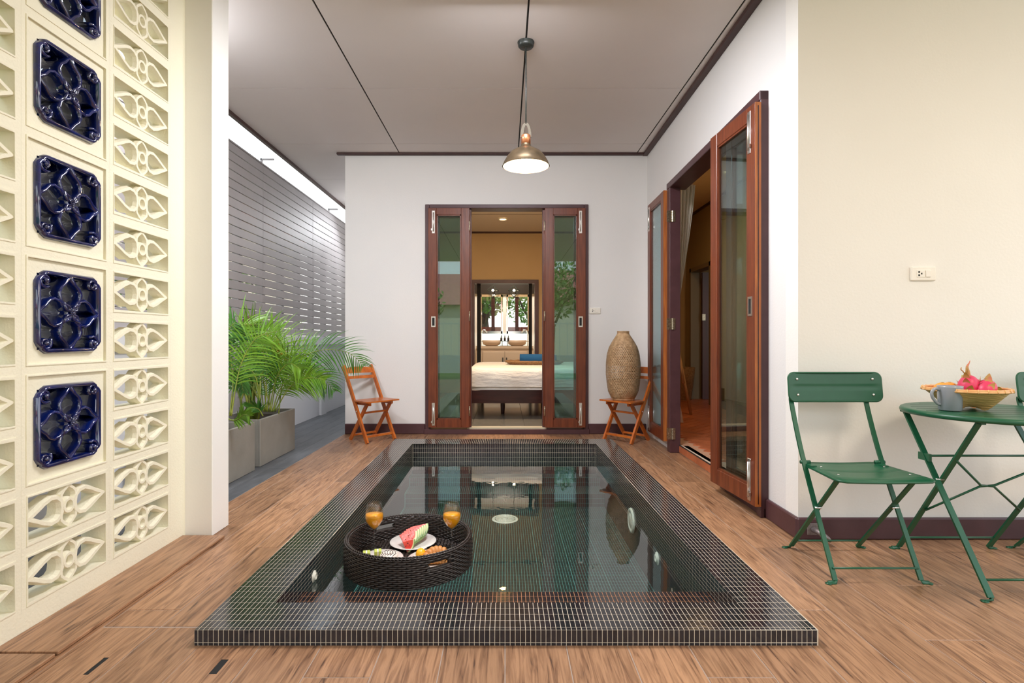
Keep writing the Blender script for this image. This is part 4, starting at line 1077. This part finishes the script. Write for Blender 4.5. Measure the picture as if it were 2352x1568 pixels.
# ================================================================== GREEN BISTRO CHAIRS
def flatbar(mb, pts, w_=.018, t_=.009, up=(1, 0, 0)): mb.tube(pts, w_/2, 4, ry=t_/2, up=up)
def rrect(W_, H_, r, n=6):
    out = []
    for (cx, cy, a0) in ((W_/2-r, H_/2-r, 0), (-W_/2+r, H_/2-r, PI/2), (-W_/2+r, -H_/2+r, PI), (W_/2-r, -H_/2+r, 1.5*PI)):
        for k in range(n+1): a = a0+PI/2*k/n; out.append((cx+r*math.cos(a), cy+r*math.sin(a)))
    return out
def bistro_chair(loc, lab):
    t = thing('bistro_chair', lab, 'chair', loc, 0, 'green metal folding bistro chairs')
    c = -.012
    for s in (-1, 1):
        x = c+s*.177
        pth = bez([(x, -.182, .012), (x, -.07, .22), (x, .05, .447), (x, .11, .58), (x, .155, .70), (x, .158, .73)], 16)
        q = MB(); flatbar(q, pth, .009, .019)
        q.tube([(x, -.182, .014), (x+s*.003, -.186, .006), (x+s*.03, -.188, .004)], .010, 6, ry=.004); q.build('upright', GREEN, t)
        MB().lathe([(0, 0), (.012, 0), (.013, .004), (0, .006)], (x+s*.03, -.188, 0), 12).build('foot_pad', GREEN, t)
        x2 = c+s*.160
        q = MB(); flatbar(q, [(x2, -.175, .425), (x2, .19, .012)], .007, .022)
        q.tube([(x2, .19, .014), (x2+s*.003, .194, .006), (x2+s*.028, .196, .004)], .010, 6, ry=.004); q.build('leg', GREEN, t)
        MB().lathe([(0, 0), (.012, 0), (.013, .004), (0, .006)], (x2+s*.028, .196, 0), 12).build('foot_pad', GREEN, t)
        MB().tube([(x-s*.022, -.047, .268), (x+s*.006, -.047, .268)], .0045, 10).build('pivot_bolt', STEEL, t)
        q = MB(); q.tube([(x-s*.03, .053, .445), (x+s*.014, .053, .445)], .008, 10); q.box(x-s*.03, x-s*.004, .0, .055, .424, .440); q.build('seat_bracket', GREEN, t)
    MB().tube([(c-.177, -.166, .055), (c+.177, -.166, .055)], .0045, 8).build('crossbar', GREEN, t)
    MB().tube([(c-.16, .168, .045), (c+.16, .168, .045)], .0045, 8).build('crossbar', GREEN, t)
    MB().tube([(c-.16, -.165, .413), (c+.16, -.165, .413)], .0045, 8).build('crossbar', GREEN, t)
    # seat: dished panel with ribs
    q = MB(); n = 26; rows = 22; vs = []
    for j in range(rows+1):
        v = j/rows; y = lerp(-.232, .108, v)
        wv = lerp(.200, .172, v)
        if v < .1: wv -= .03*(1-v/.1)**2
        if v > .9: wv -= .02*((v-.9)/.1)**2
        dip = -.006*math.sin(PI*v)
        for i in range(n+1):
            u = i/n*2-1; z = .437+dip*(1-u*u)-.003*math.cos(u*PI/2)
            fr = (v*5) % 1
            if .08 < v < .95 and abs(u) < .86 and abs(fr-.5) < .09: z -= .004
            if abs(u) > .97 or v < .02 or v > .98: z -= .008
            vs.append((.0+u*wv, y, z))
    fs = [(j*(n+1)+i, j*(n+1)+i+1, (j+1)*(n+1)+i+1, (j+1)*(n+1)+i) for j in range(rows) for i in range(n)]
    q.add(vs, fs, True)
    # rolled rim
    rim = [vs[i] for i in range(n+1)]+[vs[j*(n+1)+n] for j in range(1, rows+1)]+[vs[rows*(n+1)+i] for i in range(n-1, -1, -1)]+[vs[j*(n+1)] for j in range(rows-1, 0, -1)]
    q.tube([(x, y, z-.001) for x, y, z in rim], .0055, 6, closed=True)
    q.build('seat', GREEN, t)
    for (x, y) in ((-.15, -.14), (.15, -.14), (-.14, -.0), (.14, -.0)): MB().sphere((x, y, .436), .0055, 8, sz=.5).build('rivet', STEEL, t)
    # backrest
    outl = rrect(.436, .134, .028); q = MB(); cx = .012
    M = Matrix.Translation((cx, .150, .777)) @ Matrix.Rotation(PI/2-.12, 4, 'X')
    def cur(x): return .012*(1-(x/.218)**2)
    nx, ny = 28, 14; vs = []
    for j in range(ny+1):
        for i in range(nx+1):
            u, v = i/nx*2-1, j/ny*2-1; X_, Y_ = u*.218, v*.067
            # pull corners to rounded rectangle
            r = .028; ax, ay = abs(X_)-(.218-r), abs(Y_)-(.067-r)
            if ax > 0 and ay > 0:
                d = math.hypot(ax, ay); m_ = max(ax, ay); k = m_/d if d > 0 else 1
                X_ = math.copysign(.218-r+ax*k, X_); Y_ = math.copysign(.067-r+ay*k, Y_)
            z = .001
            if abs(v) < .10 and abs(u) < .86: z = -.0025
            vs.append(M @ Vector((X_, Y_, z-cur(X_)*1.0+.006)))
    fs = [(j*(nx+1)+i, j*(nx+1)+i+1, (j+1)*(nx+1)+i+1, (j+1)*(nx+1)+i) for j in range(ny) for i in range(nx)]
    q.add(vs, fs, True)
    q.tube([M @ Vector((x, y, -cur(x)+.003)) for x, y in outl], .005, 6, closed=True)
    br = q.build('backrest', GREEN, t)
    for sx_ in (-1, 1):
        for sy_ in (-1, 1):
            x, y = sx_*.178, sy_*.037
            q = MB(); p_ = M @ Vector((x, y, -cur(x)+.009)); q.sphere(p_, .0062, 10, sy=.6); q.build('rivet', STEEL, br)
    return t
bistro_chair((1.545, 2.40, 0), 'green metal folding chair standing whole beside the bistro table')
bistro_chair((2.625, 2.40, 0), 'green metal folding chair beyond the table, cut off by the picture edge')

# table
tb = thing('bistro_table', 'round green metal folding bistro table with crossed legs', 'table', (2.10, 2.325, 0))
q = MB(); r = .325
q.lathe([(.001, .696), (.30, .696), (.315, .697), (.322, .694), (.326, .687), (.325, .678), (.320, .674), (.313, .676), (.30, .688), (.001, .688)], n=72)
q.build('tabletop', GREEN, tb)
for k in range(-4, 5):
    y = k*.065+.0; hx = math.sqrt(max(0, .285**2-y*y))
    if hx > .05: MB().box(-hx, hx, y-.002, y+.002, .6957, .6966).build('groove', mat('groove_dark', (.006, .05, .02), .4) if k == -4 else bpy.data.materials['groove_dark'], tb)
for s in (-1, 1):
    xo, xi = s*.240, s*.215
    q = MB(); flatbar(q, [(xo, .19, .68), (xo, -.258, .012)], .008, .024)
    q.tube([(xo, -.258, .014), (xo, -.262, .005), (xo+s*.028, -.264, .004)], .011, 6, ry=.004); q.build('leg', GREEN, tb)
    q = MB(); flatbar(q, [(xi, -.185, .68), (xi, .258, .012)], .008, .024)
    q.tube([(xi, .258, .014), (xi, .262, .005), (xi-s*.0+s*.028, .264, .004)], .011, 6, ry=.004); q.build('leg', GREEN, tb)
    for (xx, yy) in ((xo, -.264), (xi, .264)): MB().lathe([(0, 0), (.013, 0), (.014, .004), (0, .006)], (xx+s*.028, yy, 0), 12).build('foot_pad', GREEN, tb)
    MB().tube([(xi-s*.006, .001, .399), (xo+s*.006, .001, .399)], .0045, 10).build('pivot_bolt', STEEL, tb)
    for (xx, yy) in ((xo, .19), (xi, -.185)): MB().box(xx-.010, xx+.010, yy-.014, yy+.014, .665, .689).build('bracket', GREEN, tb)
MB().tube([(-.24, .065, .487), (.24, .065, .487)], .005, 8).build('crossbar', GREEN, tb)
q = MB(); q.box(-.249, -.238, .03, .095, .468, .50); q.box(.238, .249, .03, .095, .468, .50); q.build('latch', GREEN, tb)
MB().tube([(-.24, -.215, .062), (.24, -.215, .062)], .005, 8).build('crossbar', GREEN, tb)
MB().tube([(-.215, .222, .068), (.215, .222, .068)], .005, 8).build('crossbar', GREEN, tb)
for fl_ in (1, -1):
    MB().tube([(-fl_*.212, -.065, .495), (-fl_*.03, .024, .367), (fl_*.03, .028, .361), (fl_*.212, .10, .235)], .005, 8).build('brace_rod', GREEN, tb)
# mug
mg = thing('mug', 'grey ceramic mug standing at the edge of the green bistro table', 'mug', (1.908, 2.315, .697))
MB().lathe([(0, .001), (.038, .001), (.041, .004), (.0455, .10), (.0455, .106), (.042, .106), (.0385, .012), (0, .010)], n=40).build('cup', MUG, mg)
MB().tube(bez([(-.042, 0, .088), (-.062, 0, .094), (-.078, 0, .078), (-.074, 0, .055), (-.055, 0, .032), (-.040, 0, .026)], 14), .0055, 8, ry=.007).build('handle', MUG, mg)
# bamboo basket
bk = thing('bamboo_basket', 'flared bamboo basket of fruit on the green bistro table', 'basket', (2.018, 2.365, .697))
q = MB(); nA = 64; lv = 16; vs = []
def brad(a, v):
    # square foot with pointed corners -> round rim
    a2 = (a+.35); sq = .052/max(abs(math.cos(a2)), abs(math.sin(a2)))
    return lerp(sq, .151, v**.8)
def bh(a, v):
    a2 = a+.35; cr_ = (abs(math.sin(2*a2)))**4
    return lerp(.016*(1-cr_), .086, v)
for j in range(lv+1):
    for i in range(nA):
        a = 2*PI*i/nA; v = j/lv; rr = brad(a, v)+.0012*(((i//2)+(j)) % 2); vs.append((rr*math.cos(a), rr*math.sin(a), bh(a, v)))
q.add(vs, [(j*nA+i, j*nA+(i+1) % nA, (j+1)*nA+(i+1) % nA, (j+1)*nA+i) for j in range(lv) for i in range(nA)], False)
vs2 = [(x*.97, y*.97, z+.003) for x, y, z in vs[:nA]]; q.add(vs2+[(0, 0, .02)], [(i, (i+1) % nA, nA) for i in range(nA)])
q.build('weave', BAMBOO, bk)
q = MB(); 
for z, rr in ((.084, .151), (.090, .149)): q.tube([(rr*math.cos(2*PI*k/48), rr*math.sin(2*PI*k/48), z) for k in range(48)], .0055, 6, closed=True)
q.build('rim', mat('bamboo_rim', (.80, .46, .20), .4, c2=(.7, .34, .12), ns=20), bk)
q = MB()
for k in range(28):
    a = 2*PI*k/28; q.tube([(.1573*math.cos(a), .1573*math.sin(a), .080), (.153*math.cos(a), .153*math.sin(a), .0965)], .0018, 5)
q.build('lashing', BAMBOO, bk)
def dragon(lab, c, rz, ry_, stem=False):
    t = thing('dragon_fruit', lab, 'fruit', c, rz); M = Matrix.Rotation(ry_, 4, 'Y')
    MB().sphere((0, 0, 0), .038, 20, sz=1.3, M=M).build('body', PITAYA, t)
    k = 0
    for (z, n, l_) in ((-.02, 4, .019), (.008, 4, .018), (.03, 3, .022)):
        for i in range(n):
            a = 2*PI*i/n+z*40; rr = .038*math.sqrt(max(.1, 1-(z/.05)**2))
            b0 = Vector((rr*math.cos(a)*.95, rr*math.sin(a)*.95, z)); d = Vector((math.cos(a)*.28, math.sin(a)*.28, .95)).normalized(); sd = Vector((-math.sin(a), math.cos(a), 0))
            q = MB(); vs = []
            for j, wd in enumerate((.014, .012, .008, .002)):
                p_ = b0+d*l_*j/3+Vector((math.cos(a), math.sin(a), 0))*.006*(j/3)**2*2
                vs += [M @ (p_-sd*wd), M @ (p_+sd*wd)]
            q.add(vs, [(2*j, 2*j+1, 2*j+3, 2*j+2) for j in range(3)], True); q.build('scale', PITG, t)
    if stem:
        q = MB()
        q.tube(bez([(0, 0, .03), (-.004, 0, .06), (-.008, 0, .085), (.004, 0, .10), (.01, 0, .112)], 10), [.012, .010, .009, .008, .006, .005, .004, .003, .002, .0015, .001], 8)
        q.tube(bez([(-.005, 0, .05), (-.02, 0, .052), (-.035, 0, .066), (-.047, 0, .074), (-.044, 0, .082)], 10), .0022, 5)
        q.tube(bez([(-.003, 0, .05), (-.014, 0, .062), (-.014, 0, .075)], 6), .0028, 5)
        q.build('stem', PITG, t)
    return t
dragon('dragon fruit with a tall curling green stem in the bamboo basket', (2.030, 2.365, .797), .3, .25, True)
dragon('dragon fruit lying tilted at the front of the bamboo basket', (2.080, 2.335, .787), .6, 1.0)
dragon('dragon fruit with green tips at the back of the bamboo basket', (2.098, 2.415, .787), -.8, -.7)
for c, r, lab in (((1.965, 2.425, .777), .034, 'orange fruit with a dark stem end in the bamboo basket'), ((2.022, 2.455, .776), .034, 'plain orange fruit beside the dragon fruit in the bamboo basket')):
    o = thing('orange', lab, 'fruit', c, group='oranges in the bamboo basket'); MB().sphere((0, 0, 0), r, 24, sz=.93).build('peel', ORG_F, o)
    MB().lathe([(0, r*.95), (.005, r*.945), (.006, r*.9)], n=8).build('stem_end', SEED, o)

# ================================================================== FLOATING TRAY
TC = Vector((-.455, 2.563, -.06)); TR = .292; TH_ = .135
ft = thing('floating_tray', 'round dark wicker breakfast tray floating on the pool', 'tray', TC)
ha = math.radians(-54)   # handle direction
hw_ = .058
def inhandle(a, z):
    for c in (ha, ha+PI):
        d = (a-c+PI) % (2*PI)-PI
        if abs(d)*TR < hw_ and .078 < z < .112: return True
    return False
q = MB(); qc = MB(); rows = 14; cols = 46; dz = (TH_-.008)/rows
def trad(z): return TR+.004*math.sin(PI*min(1, z/TH_))
for j in range(rows):
    z0 = .004+j*dz; zc = z0+dz/2
    for i in range(cols):
        a0 = 2*PI*(i+.5*(j % 2))/cols; ac = a0
        if inhandle(ac, zc): continue
        for side in (1, -1):
            vs = []; n = 6; wd = 2*PI/cols*.98
            base = trad(zc)-(0 if side > 0 else .016)
            for k in range(n+1):
                s = k/n; a = a0+(s-.5)*wd; bul = math.sin(PI*s)*.0055
                for (dzz, dr) in ((-.5, -.0015), (-.3, .0015), (.3, .0015), (.5, -.0015)):
                    rr = base+side*(bul+dr-.001); vs.append((rr*math.cos(a), rr*math.sin(a), zc+dzz*dz*.96))
            fs = [(k*4+m, (k+1)*4+m, (k+1)*4+m+1, k*4+m+1) for k in range(n) for m in range(3)]
            q.add(vs, fs, True)
q.build('weave', WICKER, ft)['kind'] = 'stuff'
# inner core so that no light passes between the strands
for (z0, z1, full) in ((.0, .078, True), (.112, TH_-.004, True), (.078, .112, False)):
    rngs = [(0, 2*PI)] if full else [(ha+hw_/TR, ha+PI-hw_/TR), (ha+PI+hw_/TR, ha+2*PI-hw_/TR)]
    for (a, b) in rngs:
        qc.lathe([(TR-.005, z0), (TR-.005, z1), (TR-.012, z1), (TR-.012, z0), (TR-.005, z0)], n=60, a0=a, a1=b)
qc.lathe([(0.001, 0), (TR-.005, 0), (TR-.005, .03)], n=60)
qc.build('core', mat('wicker_core', (.012, .009, .008), .7), ft)
q = MB(); nr = 120
for (rr, zz, ph) in ((TR+.001, TH_-.002, 0), (TR-.012, TH_-.002, 1), (TR-.006, TH_+.003, 0)):
    for i in range(nr):
        a0 = 2*PI*i/nr; pts = []
        for k in range(4):
            a = a0+2*PI/nr*1.5*k/3; o_ = (k/3-.5)*.007*(1 if ph == 0 else -1); pts.append(((rr+o_)*math.cos(a), (rr+o_)*math.sin(a), zz+.003*math.sin(PI*k/3)))
        q.tube(pts, .0035, 5)
q.build('rim', WICKER, ft)
for c in (ha, ha+PI):
    q = MB()
    for zz in (.076, .114):
        q.tube([((TR-.007)*math.cos(c+d*hw_/TR/6), (TR-.007)*math.sin(c+d*hw_/TR/6), zz) for d in range(-6, 7)], .009, 8)
        for d in range(-11, 12):
            a = c+d*hw_/TR/11.5; q.lathe([(.0095, -.0025), (.0108, 0), (.0095, .0025)], n=8, M=Matrix.Translation(((TR-.007)*math.cos(a), (TR-.007)*math.sin(a), zz)) @ Matrix.Rotation(a, 4, 'Z') @ Matrix.Rotation(PI/2, 4, 'X'))
    for s in (-1, 1):
        a = c+s*hw_/TR; q.tube([((TR-.007)*math.cos(a), (TR-.007)*math.sin(a), z) for z in (.07, .095, .12)], .009, 8)
    q.build('handle', WICKER, ft)
# woven inner base
q = MB(); s_ = .017; n = 17
for i in range(-n, n+1):
    for j in range(-n, n+1):
        x, y = i*s_, j*s_
        if math.hypot(x, y) > TR-.02: continue
        if (i+j) % 2: q.box(x-s_*.5, x+s_*.5, y-s_*.36, y+s_*.36, .026, .0325, b=.002)
        else: q.box(x-s_*.36, x+s_*.36, y-s_*.5, y+s_*.5, .026, .0325, b=.002)
q.build('base_weave', WICKER, ft)['kind'] = 'stuff'
TZ = TC.z+.033
def plate(lab, x, y, r):
    t = thing('plate', lab, 'plate', (x, y, TZ), group='pale breakfast plates in the tray')
    MB().lathe([(0, 0), (r*.55, 0), (r*.62, .003), (r*.97, .013), (r, .0155), (r*.985, .0175), (r*.62, .0075), (r*.5, .006), (0, .006)], n=56).build('dish', PLATE, t)
PL1 = (-.462, 2.715); PL2 = (-.578, 2.50); PL3 = (-.347, 2.50)
plate('pale round plate under the watermelon slices', *PL1, .116)
plate('pale round plate under the doughnut and green cakes', *PL2, .106)
plate('pale round plate under the croissant and mango', *PL3, .106)
def glass(lab, x, y):
    t = thing('juice_glass', lab, 'glass', (x, y, TZ), group='stemmed glasses of orange juice')
    H_ = .225; S_ = lambda L_: [((a*1.16 if z > .1 else a), z) for a, z in L_]
    pr_ = [(.0, .002), (.031, .002), (.032, .0035), (.006, .006), (.0038, .012), (.0036, .085), (.006, .092), (.022, .112), (.036, .138), (.0385, .158), (.036, .185), (.0305, .218), (.0295, .224), (.0288, .224), (.035, .185), (.0375, .158), (.035, .139), (.021, .1135), (.004, .095), (0, .094)]
    MB().lathe(S_(pr_), n=40).build('glass', CLEAR, t)
    MB().lathe(S_([(0, .096), (.004, .0965), (.0205, .1145), (.0345, .1395), (.037, .158), (.0362, .170), (0, .171)]), n=40).build('juice', JUICE, t)['label'] = 'bright orange juice'
glass('glass of orange juice by the tray rim nearest the pool side wall', -.643, 2.655)
glass('glass of orange juice on the side of the tray towards the pool drain', -.262, 2.66)
# watermelon slices
def melon(lab, loc, rz, tilt, rad_=.062, th_=.011, flat=False):
    t = thing('watermelon_slice', lab, 'watermelon', loc, 0, 'watermelon slices stacked on the plate')
    A = math.radians(38)
    def wedge(r0, r1, m_, nm, ext=0):
        pts = [(r0*math.cos(a), r0*math.sin(a)) for a in [A-2*A*k/10 for k in range(11)]] if r0 > 0 else [(0, 0)]
        pts = [(r1*math.cos(a), r1*math.sin(a)) for a in [-A+2*A*k/10 for k in range(11)]]+pts
        M = Matrix.Rotation(rz, 4, 'Z') @ Matrix.Rotation(tilt, 4, 'X') @ Matrix.Rotation(-.45, 4, 'Z') @ Matrix.Translation((-rad_*.6, 0, -th_/2))
        MB().prism(pts, 0, th_, M=M).build(nm, m_, t)
        return M
    M = wedge(0, rad_*.86, MELON, 'flesh'); wedge(rad_*.86, rad_*.95, MELONW, 'rind_pith'); wedge(rad_*.95, rad_, MELONG, 'rind')
    q = MB()
    rr = random.Random(int(loc[0]*9999))
    for k in range(5):
        a = rr.uniform(-.5, .5); d = rr.uniform(.35, .75)*rad_
        for zz in (-.0004, th_+.0004): q.sphere(M @ Vector((d*math.cos(a), d*math.sin(a), zz)), .0022, 6)
    q.build('seeds', SEED, t)
mp = Vector((PL1[0], PL1[1], TZ))
for k in range(6):
    x = mp.x-.012+k*.008; y = mp.y-.040+k*.0165
    melon('red watermelon slice, number %s from the front of the fanned stack' % ('one', 'two', 'three', 'four', 'five', 'six')[k], (x, y, mp.z+.040+.003*k*(1 if k < 4 else .6)), math.radians(8), math.radians(33), .092, .012)
melon('small red watermelon piece lying in front of the fanned stack', (mp.x-.005, mp.y-.083, mp.z+.026), math.radians(5), math.radians(75), .058, .022)
# plate 2 : green cakes, doughnut, chocolate croissant
def cake(lab, x, y, rz):
    t = thing('layer_cake', lab, 'cake', (x, y, TZ+.008), rz, 'green layer cake pieces')
    for k in range(2): MB().box(-.017+k*.019, -.003+k*.019, -.018, .018, 0, .040, b=.002).build('sponge', CAKEG, t)
    MB().box(-.0035, .0025, -.0175, .0175, 0, .039).build('cream_layer', CREAMF, t)
cake('green layer cake piece nearest the tray rim', -.640, 2.497, .25)
cake('green layer cake piece beside the doughnut', -.592, 2.515, .25)
dn = thing('doughnut', 'white iced doughnut with chocolate drizzle on the breakfast plate', 'doughnut', (-.538, 2.50, TZ+.009))
def torus(R0, r0, sz, n=36, m=14, z=0, half=False):
    q = MB(); vs = []; rng = range(m) if not half else range(m+1)
    for i in range(n):
        a = 2*PI*i/n
        for k in rng:
            b = (2*PI*k/m) if not half else (PI*k/m)
            wob = 1+.02*math.sin(5*a) if half else 1
            vs.append(((R0+r0*math.cos(b)*wob)*math.cos(a), (R0+r0*math.cos(b)*wob)*math.sin(a), z+r0*math.sin(b)*sz))
    M_ = len(list(rng)); fs = [(i*M_+k, ((i+1) % n)*M_+k, ((i+1) % n)*M_+(k+1) % M_, i*M_+(k+1) % M_) for i in range(n) for k in range(M_ if not half else m)]
    return q.add(vs, fs, True)
torus(.024, .018, .8, z=.0145).build('dough', DOUGH, dn)
torus(.024, .0192, .82, z=.016, half=True).build('icing', ICING, dn)
q = MB()
for k in range(6):
    x = -.03+k*.012; q.tube([(x+dx, yy, .016+.0165*math.sqrt(max(0.02, 1-((math.hypot(x+dx, yy)-.024)/.0195)**2))+.0005) for dx, yy in ((-.006, -.03), (-.002, -.018), (.004, -.006), (-.002, .006), (-.004, .018), (.003, .03)) if abs(math.hypot(x+dx, yy)-.024) < .0195], .0014, 5)
q.build('chocolate_drizzle', CHOC, dn)
def croissant(name, lab, loc, rz, L_, r0, m_, drz=False, tilt=0):
    t = thing(name, lab, 'pastry', loc, rz); segs = 9
    for i in range(segs):
        u = i/(segs-1)*2-1; rr = r0*(1-.62*u*u); a = u*.85; x = L_*.5*math.sin(a)/.75; y = -L_*.28*(1-math.cos(a))*2
        M = Matrix.Translation((x, y, rr*.85)) @ Matrix.Rotation(-a, 4, 'Z')
        wd = L_/segs*.78
        MB().lathe([(rr*.5, -wd*1.2), (rr*.86, -wd*.9), (rr, -wd*.1), (rr*.97, wd*.5), (rr*.90, wd*.85), (rr*.6, wd*1.1)], n=18, M=M @ Matrix.Rotation(PI/2, 4, 'Y')).build('layer', m_, t)
        if drz and i % 2 == 0: MB().tube([M @ Vector((.002, rr*1.0*math.cos(b), rr*1.0*math.sin(b))) for b in [.3+2.4*k/8 for k in range(9)]], .002, 5).build('chocolate_drizzle', CHOC, t)
    return t
croissant('chocolate_croissant', 'small glazed croissant striped with chocolate beside the doughnut', (-.578, 2.445, TZ+.009), .1, .085, .017, DOUGHD, True)
croissant('croissant', 'golden croissant lying at the back of the pastry plate', (-.322, 2.525, TZ+.010), .35, .125, .029, DOUGH)
croissant('croissant', 'golden croissant nearest the tray handle', (-.322, 2.46, TZ+.010), .15, .115, .026, DOUGH)
mg2 = thing('mango_half', 'smooth yellow mango piece beside the croissants', 'mango', (-.392, 2.515, TZ+.009))
MB().sphere((0, 0, .020), .027, 20, sx=.9, sy=1.1, sz=1.0).build('flesh', MANGO, mg2)
fw = thing('white_flower', 'small white flower resting on the mango piece', 'flower', (-.383, 2.53, TZ+.050))
for k in range(5):
    a = 2*PI*k/5; MB().sphere((.009*math.cos(a), .009*math.sin(a), .002), .008, 8, sz=.35, sx=1, sy=.7, M=Matrix.Rotation(a, 4, 'Z')).build('petal', CREAMF, fw)

# ================================================================== GARDEN behind the viewpoint (seen in reflections) and outside
g = struct(MB().box(-30, 30, -30, FY0-.01, -.62, -.08).build('ground', LAWN), 'lawn beyond the patio', 'ground')
struct(MB().box(-30, -2.58, FY0, 30, -.62, -.1).build('ground', LAWN), 'ground behind the boundary wall', 'ground')
struct(MB().box(-2.5, 8, 13.3, 30, -.62, -.1).build('ground', LAWN), 'ground behind the house', 'ground')
gf = thing('garden_fence', 'metal bar garden fence beyond the lawn', 'fence', (0, -6, 0))
for k in range(56): MB().box(-7+k*.25, -6.98+k*.25, -.01, .01, -.08, 1.6).build('bar', mat('bar_metal', (.5, .5, .5), .4) if k == 0 else bpy.data.materials['bar_metal'], gf)
q = MB(); q.box(-7, 7, -.02, .02, 1.5, 1.54); q.box(-7, 7, -.06, .06, -.08, .5); q.build('rail', bpy.data.materials['bar_metal'], gf)
def tree(lab, x, y, h_, cr_, n, seed, lsz=.11):
    rr = random.Random(seed); t = thing('garden_tree', lab, 'tree', (x, y, -.08))
    q = MB(); q.tube([(0, 0, 0), (.1, 0, h_*.4), (0, .1, h_*.75)], [.14, .1, .05], 8)
    for k in range(9):
        a = rr.uniform(0, 6.28); q.tube([(0.05, 0, h_*rr.uniform(.35, .6)), (math.cos(a)*cr_*.5, math.sin(a)*cr_*.5, h_*.7), (math.cos(a)*cr_*.9, math.sin(a)*cr_*.9, h_*rr.uniform(.7, 1))], [.05, .035, .015], 6)
    q.build('trunk', BARK, t)
    q = MB()
    for k in range(n):
        a = rr.uniform(0, 6.28); b = rr.uniform(-1, 1); r_ = cr_*rr.random()**.4; s = math.sqrt(1-b*b)
        c = Vector((math.cos(a)*s*r_, math.sin(a)*s*r_, h_*.8+b*r_*.75)); d1 = Vector((rr.uniform(-1, 1), rr.uniform(-1, 1), rr.uniform(-1, 1))).normalized()*lsz; d2 = d1.cross(Vector((rr.uniform(-1, 1), rr.uniform(-1, 1), rr.uniform(-1, 1)))).normalized()*lsz*.35
        q.add([c-d1, c+d2, c+d1, c-d2], [(0, 1, 2, 3)])
    q.build('foliage', LEAF, t)['kind'] = 'stuff'
tree('leafy garden tree beyond the lawn reflected in the glass', 1.5, -6.8, 3.6, 1.5, 1500, 1)
tree('low garden tree by the metal fence', -3.4, -7.5, 3.0, 1.3, 1300, 2)
tree('added tree with a thick trunk serving as the bathroom mirror reflection', -.6, 14.6, 3.0, .95, 1500, 3, .09)  # this tree and the next are added as the mirrors' image
tree('added loose tree serving as the second bathroom mirror reflection', .95, 16.6, 2.8, 1.1, 1200, 4, .09)
tree('leafy shrub tree behind the slatted fence', -4.4, 7.5, 2.0, 1.0, 900, 5)
def house(lab, x, y, W_, D_, h_, rh):
    t = thing('neighbour_house', lab, 'house', (x, y, -.1))
    MB().box(-W_/2, W_/2, -D_/2, D_/2, 0, h_).build('wall', HOUSEW, t)
    MB().add([(-W_/2-.4, -D_/2-.4, h_), (W_/2+.4, -D_/2-.4, h_), (W_/2+.4, D_/2+.4, h_), (-W_/2-.4, D_/2+.4, h_), (-W_/2-.4, 0, h_+rh), (W_/2+.4, 0, h_+rh)], [(0, 1, 5, 4), (2, 3, 4, 5), (0, 4, 3), (1, 2, 5), (3, 2, 1, 0)]).build('roof', ROOFP, t)
house('neighbouring house with a pinkish clay roof beyond the garden fence', -3.5, -14, 7, 4, 2.6, 1.6)
house('neighbouring house behind the garden tree', 5, -15, 7, 4, 2.8, 1.7)
house('neighbouring house behind the slatted fence', -8, 9, 4, 13, 3.7, 1.2)
